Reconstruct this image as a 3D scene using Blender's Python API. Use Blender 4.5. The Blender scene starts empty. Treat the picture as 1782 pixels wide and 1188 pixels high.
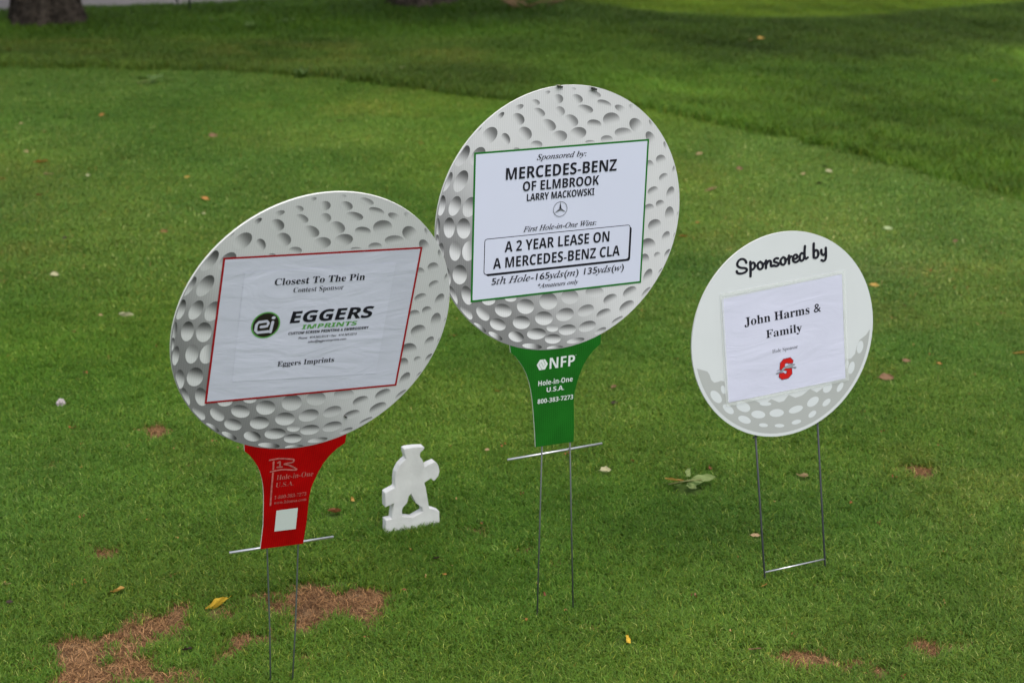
import bpy, bmesh, math, random
import numpy as np
from mathutils import Vector, Matrix
from mathutils.geometry import tessellate_polygon
random.seed(7); rng = np.random.default_rng(11)
sc = bpy.context.scene
COL = sc.collection

CAM = {'f': 3107.7, 'pitch': 0.339408, 'h': 1.7202, 'roll': -0.00218}
# ---------------------------------------------------------------- camera
cd = bpy.data.cameras.new('camera'); cam = bpy.data.objects.new('camera', cd); COL.objects.link(cam)
cd.sensor_width = 36.0; cd.lens = CAM['f'] / 1782 * 36.0
cd.clip_start = 0.05; cd.clip_end = 1500
cam.location = (0, 0, CAM['h'])
cam.rotation_euler = (Matrix.Rotation(math.pi/2 - CAM['pitch'], 3, 'X') @ Matrix.Rotation(-CAM['roll'], 3, 'Z')).to_euler()
cd.dof.use_dof = True; cd.dof.focus_distance = 3.35; cd.dof.aperture_fstop = 5.6
sc.camera = cam
# ---------------------------------------------------------------- sky, sun, exposure
SUN_EL, SUN_AZ = math.radians(62), math.radians(146)       # azimuth clockwise from +Y
w = bpy.data.worlds.new('World'); sc.world = w; w.use_nodes = True
nt = w.node_tree; bgn = nt.nodes['Background']
sky = nt.nodes.new('ShaderNodeTexSky'); sky.sky_type = 'NISHITA'; sky.sun_disc = False
sky.sun_elevation = SUN_EL; sky.sun_rotation = SUN_AZ; sky.dust_density = 3.0; sky.air_density = 1.0
hs = nt.nodes.new('ShaderNodeHueSaturation'); hs.inputs['Saturation'].default_value = 0.30
nt.links.new(sky.outputs[0], hs.inputs['Color']); nt.links.new(hs.outputs[0], bgn.inputs[0])
bgn.inputs[1].default_value = 0.15
sl = bpy.data.lights.new('sun', 'SUN'); so = bpy.data.objects.new('sun', sl); COL.objects.link(so)
sl.energy = 1.25; sl.angle = math.radians(42); sl.color = (1.0, 0.96, 0.9)
sd = Vector((math.sin(SUN_AZ)*math.cos(SUN_EL), math.cos(SUN_AZ)*math.cos(SUN_EL), math.sin(SUN_EL)))
so.rotation_euler = sd.to_track_quat('Z', 'Y').to_euler(); so.location = (0, 0, 12)
sc.view_settings.view_transform = 'Standard'; sc.view_settings.look = 'None'
sc.view_settings.gamma = 1; sc.view_settings.exposure = 0.60; sc.view_settings.use_curve_mapping = False

# ---------------------------------------------------------------- measured data (metres)
POSES = [{'base': [-0.48078, 3.01413, 0.0], 'rot': [[0.87515, -0.44532, 0.18923], [0.47593, 0.86276, -0.17069], [-0.08724, 0.23944, 0.96698]], 'up': 0.75631}, {'base': [0.06687, 3.20418, 0.0], 'rot': [[0.9042, -0.42619, 0.02794], [0.42628, 0.90459, 0.00303], [-0.02656, 0.00916, 0.99961]], 'up': 0.82746}, {'base': [0.59619, 3.38071, 0.0], 'rot': [[0.91673, -0.39042, -0.08469], [0.39655, 0.91499, 0.07444], [0.04843, -0.10183, 0.99362]], 'up': 0.53146}]
DIMPLES = [[-0.0395, 0.2422, 0.0061, 0.0017, 0.0012, -0.0028, 0.7538, 0.6571, 0.75], [-0.0615, 0.2257, 0.008, -0.0018, -0.0008, -0.0049, 0.6869, 0.7268, 0.65], [-0.0954, 0.2186, 0.0091, 0.0033, 0.0021, -0.004, 0.7535, 0.6575, 0.6], [-0.131, 0.2052, 0.0065, 0.0057, 0.0029, -0.0028, 0.6865, 0.7271, 0.3], [-0.0955, 0.1974, 0.0109, -0.0064, -0.005, -0.0079, 0.8127, 0.5827, 0.42], [-0.0536, 0.2072, 0.0108, -0.0052, -0.0029, -0.0058, 0.6871, 0.7266, 0.6], [-0.1726, 0.1823, 0.0049, 0.0052, 0.001, -0.0008, 0.5323, 0.8466, 0.5], [-0.1516, 0.1709, 0.0112, 0.0119, 0.0095, -0.008, 0.7534, 0.6575, 0.45], [-0.1191, 0.1625, 0.0041, -0.0101, -0.0074, -0.002, 0.754, 0.6569, 0.4], [-0.0808, 0.1698, 0.0106, -0.0087, -0.0074, -0.0079, 0.7543, 0.6565, 0.5], [-0.0336, 0.1825, 0.0136, -0.0066, -0.0039, -0.008, 0.8139, 0.581, 0.55], [-0.0567, 0.1478, 0.0111, -0.0008, 0.0002, -0.0068, 0.3508, 0.9365, 0.65], [-0.2036, 0.1377, 0.0103, 0.0164, 0.0087, -0.0053, 0.4468, 0.8946, 0.3], [-0.173, 0.134, 0.0093, 0.0148, 0.01, -0.0061, 0.4459, 0.8951, 0.45], [-0.0967, 0.1421, 0.0058, -0.0004, 0.0001, -0.0027, 0.1621, 0.9868, 0.6], [-0.0164, 0.2294, 0.0098, -0.0006, 0.0003, -0.0079, 0.9059, 0.4236, 0.55], [0.0223, 0.2276, 0.0109, -0.0042, -0.0024, -0.0065, 0.7548, 0.656, 0.55], [0.0139, 0.2459, 0.0053, -0.0003, 0.0001, -0.0025, 0.5303, 0.8478, 0.85], [0.0579, 0.2343, 0.0125, -0.0048, -0.0018, -0.0048, 0.5296, 0.8483, 0.75], [0.0795, 0.215, 0.0136, -0.0052, -0.002, -0.0053, 0.2483, 0.9687, 0.55], [-0.0117, 0.2066, 0.0087, -0.005, -0.0041, -0.0066, 0.7547, 0.6561, 0.7], [0.0399, 0.2072, 0.0155, -0.0039, -0.0014, -0.0069, 0.5296, 0.8483, 0.52], [0.1142, 0.2037, 0.0113, -0.0053, -0.0023, -0.0046, -0.5573, 0.8303, 0.62], [0.1376, 0.2057, 0.005, -0.0039, -0.0024, -0.0025, -0.8715, 0.4904, 0.85], [0.0125, 0.1878, 0.0125, -0.0072, -0.0049, -0.0078, 0.7552, 0.6554, 0.6], [0.0604, 0.1782, 0.0136, -0.0027, -0.0008, -0.0075, 0.1502, 0.9887, 0.5], [0.0958, 0.1841, 0.0164, -0.0011, 0.0006, -0.0123, -0.1451, 0.9894, 0.52], [0.149, 0.1699, 0.0105, -0.0112, -0.0087, -0.0062, -0.6834, 0.73, 0.5], [0.0273, 0.1632, 0.0157, 0.0019, 0.0028, -0.0104, 0.5294, 0.8484, 0.5], [-0.0107, 0.1598, 0.0147, 0.0008, 0.0019, -0.01, 0.6877, 0.726, 0.6], [0.1221, 0.1578, 0.0166, -0.0012, 0.0005, -0.0087, -0.1476, 0.989, 0.65], [0.0882, 0.1476, 0.0117, -0.0009, 0.0003, -0.007, -0.0488, 0.9988, 0.65], [0.0535, 0.1453, 0.0093, -0.0007, 0.0001, -0.0028, -0.0451, 0.999, 0.7], [0.1814, 0.1436, 0.0077, -0.0114, -0.007, -0.0032, -0.5601, 0.8285, 0.5], [0.1814, 0.1712, 0.0048, -0.0071, -0.0027, -0.0012, -0.8709, 0.4915, 0.75], [0.2153, 0.1269, 0.0035, -0.0076, -0.0037, -0.0009, -0.8692, 0.4945, 0.7], [0.2064, 0.1004, 0.01, -0.0008, 0.0005, -0.0086, -0.2473, 0.9689, 0.58], [0.1837, 0.0929, 0.005, -0.0074, -0.0056, -0.0025, -0.0585, 0.9983, 0.68], [0.2366, 0.0788, 0.001, 0.0076, 0.0035, -0.0008, -0.6251, 0.7805, 0.6], [0.2144, 0.0658, 0.0078, 0.0044, 0.0043, -0.0055, -0.4886, 0.8725, 0.62], [0.193, 0.0407, 0.0096, 0.0043, 0.0043, -0.0065, -0.4097, 0.9122, 0.58], [0.2315, 0.0339, 0.0034, 0.0108, 0.0071, -0.0026, -0.3337, 0.9427, 0.5], [0.2503, 0.0344, 0.0002, 0.006, 0.0019, -0.0003, -0.2504, 0.9681, 0.7], [0.2105, 0.0136, 0.0082, 0.002, 0.0031, -0.007, -0.3304, 0.9438, 0.55], [0.1871, 0.0079, 0.0096, 0.0007, 0.0019, -0.0075, -0.1524, 0.9883, 0.6], [0.2323, -0.0084, 0.0005, 0.014, 0.009, -0.0015, -0.1572, 0.9876, 0.55], [0.2524, -0.0088, 0.0018, 0.006, 0.0024, -0.0009, -0.414, 0.9103, 0.6], [0.2011, -0.0277, 0.0111, 0.0062, 0.0073, -0.0094, -0.3276, 0.9448, 0.5], [0.2273, -0.0519, 0.0052, 0.0085, 0.0061, -0.0036, -0.2452, 0.9695, 0.55], [0.2469, -0.0517, 0.0023, 0.0066, 0.0023, -0.001, -0.4112, 0.9116, 0.6], [0.1897, -0.0651, 0.0145, -0.0015, 0.0007, -0.012, -0.1515, 0.9885, 0.42], [0.1839, -0.0935, -0.0006, 0.0105, 0.009, -0.0009, -0.0574, 0.9983, 0.5], [0.2109, -0.0876, 0.0058, 0.0025, 0.0033, -0.005, -0.4052, 0.9142, 0.72], [0.2338, -0.087, 0.0047, 0.0076, 0.0048, -0.0029, -0.4079, 0.913, 0.5], [0.1923, -0.1274, 0.0058, 0.0121, 0.0072, -0.0038, -0.3226, 0.9465, 0.5], [0.2198, -0.1212, 0.0043, 0.0056, 0.0024, -0.0017, -0.4045, 0.9145, 0.65], [0.1545, -0.156, 0.0122, 0.0067, 0.0058, -0.0077, -0.3954, 0.9185, 0.5], [0.191, -0.1602, 0.0084, 0.0081, 0.0037, -0.0033, -0.5405, 0.8414, 0.65], [0.1128, -0.1663, 0.0131, 0.0043, 0.0045, -0.0087, -0.3901, 0.9208, 0.58], [0.1497, -0.1847, 0.0135, 0.0074, 0.0058, -0.0078, -0.3934, 0.9194, 0.5], [0.1308, -0.21, 0.0105, 0.0057, 0.0024, -0.0032, -0.3901, 0.9208, 0.6], [-0.2326, 0.0922, 0.0084, 0.0168, 0.0065, -0.0034, 0.3576, 0.9339, 0.4], [-0.2056, 0.0913, 0.0092, 0.0184, 0.0107, -0.0055, 0.4462, 0.8949, 0.35], [-0.2426, 0.0496, 0.0032, 0.0182, 0.0073, -0.0019, 0.2654, 0.9641, 0.3], [-0.2163, 0.0465, 0.0065, 0.0171, 0.01, -0.0043, 0.5317, 0.8469, 0.5], [-0.1868, 0.0418, 0.0066, 0.0175, 0.012, -0.0052, 0.445, 0.8955, 0.55], [-0.2505, 0.0078, 0.0015, 0.0187, 0.0054, -0.001, 0.9696, 0.2449, 0.6], [-0.2266, 0.0069, 0.0004, 0.0187, 0.0106, -0.0014, 0.1704, 0.9854, 0.4], [-0.1979, 0.0028, -0.0003, 0.0188, 0.0133, -0.0013, 0.1681, 0.9858, 0.5], [-0.214, -0.0379, 0.0004, 0.0183, 0.011, -0.0015, 0.531, 0.8474, 0.9], [-0.1868, -0.0407, 0.003, 0.018, 0.0126, -0.0034, 0.971, 0.2389, 1.2], [-0.2037, -0.0839, 0.0003, 0.0182, 0.0141, -0.002, 0.3534, 0.9355, 0.55], [-0.1881, -0.1253, 0.0053, -0.0182, -0.0101, -0.0015, 0.352, 0.936, 0.65], [-0.2158, -0.1222, 0.0068, -0.0179, -0.0052, -0.0012, 0.5303, 0.8478, 0.7], [-0.1889, -0.159, 0.0108, -0.0134, -0.006, -0.0042, 0.5296, 0.8483, 0.8], [-0.1553, -0.1644, 0.011, -0.0135, -0.0076, -0.0053, 0.6121, 0.7908, 0.9], [-0.1446, -0.139, 0.0137, -0.0016, 0.0002, -0.0102, 0.1622, 0.9868, 0.8], [-0.0994, -0.1407, 0.012, -0.0014, 0.0002, -0.0068, 0.1587, 0.9873, 0.8], [-0.1137, -0.163, 0.0165, -0.0076, -0.0041, -0.0111, 0.2542, 0.9672, 0.75], [-0.0676, -0.1604, 0.0176, -0.0021, 0.0005, -0.0146, 0.3084, 0.9512, 0.7], [-0.1238, -0.1892, 0.0157, -0.0073, -0.0037, -0.0101, 0.44, 0.898, 0.75], [-0.0751, -0.1911, 0.0176, -0.0021, 0.0004, -0.013, 0.2514, 0.9679, 0.6], [-0.0426, -0.2176, 0.0195, -0.0008, 0.0014, -0.0112, 0.3062, 0.952, 0.5], [-0.0851, -0.2181, 0.0156, -0.0059, -0.0024, -0.0093, 0.6896, 0.7241, 0.5], [-0.1606, -0.191, 0.0124, -0.0097, -0.0025, -0.0032, 0.9908, 0.1355, 0.6], [-0.128, -0.2116, 0.014, -0.0088, -0.0023, -0.004, 0.9911, 0.1328, 0.5], [-0.051, -0.2415, 0.0203, -0.0043, -0.0003, -0.0052, 0.9917, 0.1285, 0.5], [-0.0202, -0.1554, 0.0186, -0.0021, 0.0006, -0.0165, 0.1525, 0.9883, 0.6], [0.0249, -0.1518, 0.0182, -0.0021, 0.0006, -0.0145, 0.1491, 0.9888, 0.7], [-0.0282, -0.1882, 0.0183, -0.0022, 0.0005, -0.0135, 0.1911, 0.9816, 0.6], [0.0778, -0.1478, 0.018, -0.002, 0.0005, -0.0104, -0.0463, 0.9989, 0.75], [0.0162, -0.186, 0.0177, 0.004, 0.005, -0.0122, 0.188, 0.9822, 0.55], [0.0605, -0.183, 0.0163, 0.0053, 0.0053, -0.0104, -0.0444, 0.999, 0.65], [0.1127, -0.166, 0.0125, 0.0054, 0.0049, -0.0078, -0.3901, 0.9208, 0.5], [0.0997, -0.1933, 0.0137, 0.0044, 0.0038, -0.0074, -0.3093, 0.951, 0.5], [0.0653, -0.2155, 0.0177, 0.0039, 0.0042, -0.0101, -0.0075, 1.0, 0.5], [0.0229, -0.2173, 0.0179, 0.0008, 0.0023, -0.0105, 0.091, 0.9959, 0.5], [-0.0095, -0.2102, 0.0121, -0.0015, 0.0003, -0.0073, 0.1511, 0.9885, 0.85], [-0.0074, -0.2319, 0.0167, -0.0007, 0.0012, -0.0097, 0.1506, 0.9886, 0.5], [0.1301, -0.2103, 0.0105, 0.0045, 0.0023, -0.0036, -0.3899, 0.9208, 0.55], [0.0945, -0.228, 0.0114, 0.0049, 0.0028, -0.0046, -0.0103, 0.9999, 0.55], [0.0414, -0.2413, 0.0185, 0.0014, 0.0013, -0.0049, 0.4347, 0.9006, 0.6], [-0.002, -0.2503, 0.0174, -0.0008, 0.0005, -0.0041, 0.6904, 0.7234, 0.6], [-0.2418, -0.0388, 0.0004, 0.0183, 0.0057, -0.0008, 0.5313, 0.8472, 0.6], [-0.2298, -0.0859, 0.002, -0.0188, -0.0079, 0.0002, 0.5308, 0.8475, 0.7], [-0.25, -0.0164, 0.0003, 0.0129, 0.0034, -0.0004, 0.5316, 0.847, 0.6]]
BOX = [[-0.1809, -0.1398, 0.178, 0.1422]]
LETTERING = [[1, 'Sponsored by:', 'i', -0.0556, 0.0461, 0.1196, 0.01, 'ink'], [1, 'MERCEDES-BENZ', 'sbn', -0.1169, 0.1111, 0.0869, 0.022, 'ink'], [1, 'OF ELMBROOK', 'sbn', -0.082, 0.0752, 0.0628, 0.0179, 'ink'], [1, 'LARRY MACKOWSKI', 'sbn', -0.0731, 0.0663, 0.0437, 0.0134, 'ink'], [1, 'First Hole-in-One Wins:', 'i', -0.0785, 0.0735, -0.0145, 0.01, 'ink'], [1, 'A 2 YEAR LEASE ON', 'sbn', -0.1152, 0.103, -0.0498, 0.0202, 'ink'], [1, 'A MERCEDES-BENZ CLA', 'sbn', -0.1378, 0.1272, -0.0799, 0.0203, 'ink'], [1, '5th Hole-165yds(m) 135yds(w)', 'i', -0.14, 0.1379, -0.11, 0.0127, 'ink'], [1, '*Amateurs only', 'i', -0.0442, 0.0406, -0.1265, 0.0083, 'ink'], [0, 'Closest To The Pin', 'b', -0.0856, 0.0785, 0.0846, 0.0127, 'ink'], [0, 'Contest Sponsor', 'r', -0.0497, 0.0418, 0.0684, 0.0096, 'ink'], [0, 'EGGERS', 'sbi', -0.0479, 0.1062, 0.0088, 0.0224, 'ink'], [0, 'IMPRINTS', 'sbi', -0.0242, 0.0787, -0.0049, 0.0084, 'logo_green'], [0, 'CUSTOM SCREEN PRINTING & EMBROIDERY', 'sbi', -0.0472, 0.1022, -0.0144, 0.0052, 'ink'], [0, 'Phone:  414.365.5514 • Fax:  414.365.5515', 'sit', -0.0274, 0.0812, -0.0248, 0.0045, 'ink'], [0, 'sales@eggersimprints.com', 'sit', -0.0087, 0.0627, -0.0333, 0.0045, 'ink'], [0, 'Eggers Imprints', 'b', -0.0586, 0.0464, -0.0766, 0.01, 'ink'], [2, 'John Harms &', 'b', -0.0914, 0.0875, 0.0349, 0.0176, 'ink'], [2, 'Family', 'b', -0.0433, 0.0409, 0.0013, 0.0165, 'ink'], [2, 'Hole Sponsor', 'r', -0.0305, 0.0295, -0.0327, 0.0077, 'ink_grey'], [1, 'NFP', 'sb', -0.0123, 0.0419, -0.2919, 0.022, 'print_white'], [1, 'Hole-in-One', 'sb', -0.035, 0.0388, -0.324, 0.0102, 'print_white'], [1, 'U.S.A.', 'sb', -0.0166, 0.021, -0.339, 0.0096, 'print_white'], [1, '800-383-7273', 'sb', -0.0351, 0.0416, -0.3606, 0.0092, 'print_white'], [0, 'Hole-in-One', 'r', -0.0266, 0.0436, -0.3196, 0.0107, 'print_pink'], [0, 'U.S.A.', 'r', -0.0262, 0.0084, -0.3355, 0.0098, 'print_pink'], [0, '1-800-383-7273', 'r', -0.0251, 0.0365, -0.362, 0.0075, 'print_pink'], [0, 'www.hiousa.com', 'r', -0.0243, 0.0386, -0.3737, 0.0071, 'print_pink']]
SCRIPT_STROKES = [[[-0.07966, 0.16377], [-0.08157, 0.1687], [-0.08651, 0.17216], [-0.09237, 0.17248], [-0.09771, 0.16943], [-0.10025, 0.16394], [-0.09835, 0.15902], [-0.09196, 0.1553], [-0.08325, 0.15317], [-0.07972, 0.15059], [-0.07992, 0.14732], [-0.08377, 0.14467], [-0.09121, 0.14357], [-0.09777, 0.14469], [-0.1013, 0.147], [-0.10216, 0.14979]], [[-0.07037, 0.16353], [-0.07049, 0.15167], [-0.07097, 0.14117], [-0.0715, 0.13491]], [[-0.06995, 0.15818], [-0.06533, 0.16136], [-0.06145, 0.15939], [-0.06025, 0.15456], [-0.06199, 0.15023], [-0.06585, 0.14758], [-0.06956, 0.14754]], [[-0.04804, 0.16044], [-0.05264, 0.1579], [-0.05442, 0.15291], [-0.05253, 0.1473], [-0.04819, 0.14524], [-0.04391, 0.14716], [-0.04214, 0.15216], [-0.04378, 0.15707], [-0.04733, 0.15992]], [[-0.04328, 0.15302], [-0.03947, 0.15463], [-0.03553, 0.15833]], [[-0.03468, 0.16018], [-0.0348, 0.15291], [-0.03551, 0.14574]], [[-0.03473, 0.15158], [-0.02958, 0.15826], [-0.02509, 0.15857], [-0.02383, 0.15438], [-0.0236, 0.14797], [-0.02052, 0.14692], [-0.01599, 0.14775]], [[-0.0063, 0.16046], [-0.01148, 0.16159], [-0.01581, 0.159], [-0.01514, 0.15491], [-0.01047, 0.1528], [-0.00644, 0.14986], [-0.00752, 0.14659], [-0.01206, 0.14576], [-0.01895, 0.14825]], [[0.00496, 0.16084], [-1e-05, 0.15768], [-0.00149, 0.15262], [0.00048, 0.14763], [0.00487, 0.14556], [0.00877, 0.14823], [0.01055, 0.15326], [0.0086, 0.1589], [0.00497, 0.1611]], [[0.00906, 0.1535], [0.01365, 0.155], [0.01761, 0.15872]], [[0.01854, 0.16189], [0.01841, 0.15393], [0.01814, 0.14625]], [[0.01871, 0.15388], [0.02109, 0.15907], [0.02443, 0.15958]], [[0.02862, 0.15329], [0.03513, 0.1538], [0.03789, 0.15734], [0.03509, 0.16153], [0.03051, 0.16057], [0.02803, 0.15632], [0.02774, 0.15104], [0.03056, 0.14723], [0.0358, 0.14635], [0.04125, 0.14944]], [[0.05245, 0.16092], [0.04753, 0.1624], [0.04395, 0.15766], [0.04334, 0.15176], [0.04568, 0.14736], [0.04992, 0.14732], [0.0535, 0.15207], [0.0546, 0.15856]], [[0.05652, 0.1753], [0.0548, 0.16253], [0.05522, 0.15311], [0.05791, 0.14932], [0.06226, 0.15127]], [[0.07726, 0.17749], [0.07645, 0.16428], [0.07617, 0.14962]], [[0.07714, 0.15989], [0.08143, 0.16346], [0.08587, 0.16072], [0.08712, 0.15516], [0.08531, 0.14943], [0.08062, 0.14727], [0.07615, 0.14922]], [[0.09429, 0.16133], [0.09472, 0.15457], [0.09835, 0.15061], [0.10303, 0.15252], [0.10511, 0.15754]], [[0.10512, 0.16397], [0.10485, 0.14886], [0.10325, 0.14107], [0.09929, 0.13838], [0.09374, 0.14065]]]
GREY_TOP = [[-0.20264, -0.03255], [-0.19283, -0.03686], [-0.18003, -0.04297], [-0.17608, -0.0498], [-0.17245, -0.06185], [-0.16627, -0.06874], [-0.1574, -0.06886], [-0.15155, -0.06757], [-0.14372, -0.07032], [-0.13923, -0.09772], [-0.07343, -0.12524], [-0.06033, -0.13407], [-0.04896, -0.13429], [-0.03722, -0.12837], [-0.01951, -0.13897], [-0.008, -0.13838], [0.00409, -0.1275], [0.01973, -0.13686], [0.03604, -0.1347], [0.05512, -0.12472], [0.07089, -0.13537], [0.08521, -0.129], [0.1354, -0.11037], [0.14317, -0.09513], [0.13928, -0.07683], [0.1557, -0.07871], [0.16647, -0.07031], [0.17094, -0.05446], [0.17854, -0.04255], [0.19451, -0.03468], [0.20444, -0.02402]]
GREY_DOTS = [[-0.1638, -0.09894, 0.00997, -0.01389, -0.00776, -0.00422], [-0.14659, -0.08727, 0.00196, -0.00906, -0.00518, -0.00024], [-0.13769, -0.12998, 0.01097, -0.01122, -0.00547, -0.00455], [-0.1032, -0.13161, 0.01497, -0.00966, -0.00527, -0.00827], [-0.06929, -0.15503, 0.01607, -0.00458, -0.00126, -0.00801], [-0.02621, -0.16049, 0.01682, -0.00208, 0.00033, -0.00837], [0.01934, -0.16181, 0.01666, 0.00206, 0.00232, -0.00715], [0.06066, -0.15341, 0.01319, 0.00638, 0.00536, -0.00769], [0.09687, -0.13005, 0.00848, 0.00862, 0.00739, -0.00627], [0.12722, -0.13478, 0.00701, 0.00881, 0.00475, -0.00346], [0.09301, -0.1616, 0.00934, 0.00544, 0.00386, -0.00484], [0.05794, -0.17972, 0.00883, 0.00469, 0.00366, -0.00494], [0.01929, -0.18903, 0.01123, 0.00041, 0.00107, -0.00468], [-0.02089, -0.1887, 0.01139, -0.00235, -0.00021, -0.00372], [-0.05845, -0.18011, 0.0103, -0.00296, -0.00063, -0.00402], [-0.10174, -0.15957, 0.014, -0.00769, -0.00317, -0.00635], [0.15625, -0.09848, 0.00459, 0.01247, 0.00673, -0.00293], [0.17883, -0.05803, 0.00379, 0.01275, 0.0073, -0.00276], [0.14485, -0.08918, 0.00306, 0.00829, 0.00447, -0.00194], [-0.05133, -0.13589, 0.01353, -0.00273, -0.00024, -0.00409]]
PAPER3 = [[-0.14007, 0.09876], [0.14057, 0.1037], [0.14019, -0.11946], [-0.138, -0.11603]]
SLEEVE3 = [[-0.14258, 0.10038], [0.1421, 0.10706], [0.14447, -0.1178], [-0.13831, -0.12083]]
PAPER1 = [[-0.14091, 0.11216], [0.1324, 0.11439], [0.13171, -0.10955], [-0.13674, -0.09995]]
STAR = [[-0.0035, 0.02272], [-0.00407, 0.03752]]
FRAME2 = [[-0.1556, -0.02327], [0.14681, -0.01984], [0.1475, -0.08899], [-0.15554, -0.08872]]
TEE = [[-0.0976, -0.23183], [-0.09507, -0.2489], [-0.08555, -0.25755], [-0.07696, -0.26859], [-0.06719, -0.28331], [-0.06053, -0.29668], [-0.05424, -0.31407], [-0.05007, -0.32974], [-0.04624, -0.35048], [-0.04346, -0.37116], [-0.0382, -0.4179], [-0.03553, -0.45023], [0.04713, -0.45102], [0.04692, -0.42034], [0.04366, -0.36833], [0.04485, -0.34548], [0.04895, -0.3282], [0.05411, -0.31111], [0.06088, -0.29426], [0.06986, -0.27925], [0.08109, -0.26656], [0.09666, -0.25441], [0.09673, -0.23327]]
HEX = [[-0.03989, -0.28087], [-0.03347, -0.2709], [-0.02238, -0.27106], [-0.01622, -0.28105], [-0.02164, -0.29177], [-0.03398, -0.29189]]
HEXLINES = [[[-0.02668, -0.27144], [-0.02165, -0.28116], [-0.02556, -0.28571], [-0.03058, -0.27622], [-0.03497, -0.28093], [-0.0282, -0.29149]]]
FLAG = [[[-0.04521, -0.27379], [-0.0281, -0.2727], [-0.01123, -0.27532], [0.00048, -0.27838], [-0.00014, -0.28358], [-0.00993, -0.28491], [-0.01608, -0.28597], [-0.00594, -0.28979], [0.00837, -0.29932], [0.00565, -0.30141], [-0.01817, -0.29758], [-0.04026, -0.29927]], [[-0.03727, -0.27804], [-0.03593, -0.29458]], [[-0.03535, -0.30278], [-0.03278, -0.34406], [-0.03052, -0.37421]], [[-0.0289, -0.28161], [-0.02512, -0.28023], [-0.02367, -0.29116]], [[-0.02864, -0.29105], [-0.01962, -0.29172]]]
WHITE_SQUARE = [[-0.01702, -0.38789], [0.02436, -0.38793], [0.0271, -0.436], [-0.01466, -0.43526]]
EI = [[[-0.09852, 0.00562], [-0.08785, 0.00652], [-0.08607, 0.01204], [-0.08951, 0.01618], [-0.10385, 0.01513], [-0.10739, 0.01046], [-0.10768, -0.0004], [-0.10382, -0.00483], [-0.08478, -0.00445]], [[-0.07878, 0.01346], [-0.08047, -0.00552]], [[-0.07823, 0.02203]]]
EI_CIRCLE = [[-0.09061, 0.00857], [-0.09388, 0.03415], [-0.06486, 0.0091]]
BLOCK_S = [[-0.01387, -0.05619], [-0.00551, -0.04918], [0.01091, -0.04871], [0.01734, -0.05605], [0.01582, -0.06188], [0.00545, -0.06097], [0.00315, -0.05909], [-0.00247, -0.05945], [-0.0032, -0.06543], [0.01326, -0.0722], [0.01345, -0.08379], [0.00379, -0.09166], [-0.01144, -0.09158], [-0.01786, -0.08491], [-0.01705, -0.07751], [-0.00586, -0.07752], [-0.00481, -0.08024], [-4e-05, -0.08081], [0.00107, -0.07526], [-0.01541, -0.06955]]
HOUND = [[-0.02457, -0.07641], [-0.02212, -0.07544], [-0.01484, -0.07362], [-0.01154, -0.07174], [-0.00893, -0.06792], [-0.00484, -0.06619], [0.00325, -0.06451], [0.01138, -0.06247], [0.0201, -0.0645], [0.02082, -0.06608], [0.01436, -0.06665], [0.01266, -0.06848], [0.0166, -0.06996], [0.02376, -0.07134], [0.02326, -0.07305], [0.02042, -0.07358], [0.01654, -0.07103], [0.01175, -0.07047], [0.00453, -0.07052], [-0.00183, -0.06965], [-0.00513, -0.07153], [-0.0085, -0.07449], [-0.01259, -0.07621], [-0.01658, -0.07616], [-0.02067, -0.07789]]
HOUND_TAIL = [[-0.02228, -0.0711], [-0.01786, -0.07051], [-0.01229, -0.07087]]
FIGURE = [[0.04804, 0.19919], [0.05195, 0.20076], [0.06062, 0.20077], [0.07432, 0.19963], [0.08461, 0.19821], [0.09493, 0.19678], [0.09533, 0.19348], [0.09203, 0.18995], [0.0855, 0.1854], [0.08421, 0.17872], [0.08482, 0.17469], [0.08928, 0.16786], [0.09258, 0.15985], [0.09444, 0.14861], [0.10564, 0.15392], [0.11961, 0.1571], [0.12464, 0.15267], [0.12868, 0.14377], [0.13034, 0.13181], [0.12761, 0.12183], [0.11882, 0.11254], [0.11532, 0.11204], [0.1101, 0.11935], [0.0937, 0.11155], [0.09651, 0.10096], [0.09878, 0.08647], [0.10083, 0.07199], [0.10289, 0.05746], [0.1048, 0.04765], [0.11524, 0.04272], [0.12267, 0.03886], [0.12872, 0.03527], [0.12909, 0.00121], [-4e-05, 0.00023], [0.00057, 0.03936], [0.00813, 0.03945], [0.01478, 0.0395], [0.0163, 0.05372], [0.01842, 0.06498], [0.021, 0.07614], [0.00028, 0.07049], [0.00053, 0.10459], [0.02308, 0.11246], [0.02477, 0.11607], [0.02476, 0.13343], [0.02744, 0.14907], [0.03578, 0.1636], [0.04511, 0.1722], [0.05138, 0.17632], [0.04995, 0.18348], [0.04782, 0.19006]]
FIGURE_HOLE = [[0.0616, 0.09143], [0.0557, 0.08559], [0.05191, 0.07115], [0.04131, 0.06156], [0.03928, 0.05377], [0.04034, 0.04017], [0.06376, 0.03282], [0.08907, 0.04255], [0.08741, 0.05232], [0.07375, 0.06563], [0.06932, 0.07471]]
FIGURE_AT = [[-0.27748, 3.57725, 0.0], 0.4443]
EDGE_LINE = [[-3.509, 9.111], [-2.605, 9.039], [-2.008, 8.986], [-1.418, 8.933], [-0.822, 8.734], [-0.471, 8.518], [-0.081, 8.245], [0.292, 8.138], [0.58, 8.084], [0.797, 7.874], [1.024, 7.627], [1.238, 7.395], [1.44, 7.175], [1.615, 6.891], [1.777, 6.628], [1.909, 6.448], [2.068, 6.145]]
BAND_LINE = [[-3.751, 9.783], [-2.812, 9.807], [-2.186, 9.836], [-1.556, 9.864], [-0.79, 9.818], [0.032, 9.701]]
ROAD_LINE = [[-3.102, 10.882], [-2.622, 11.076], [-1.761, 11.247], [-0.729, 11.422]]
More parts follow.
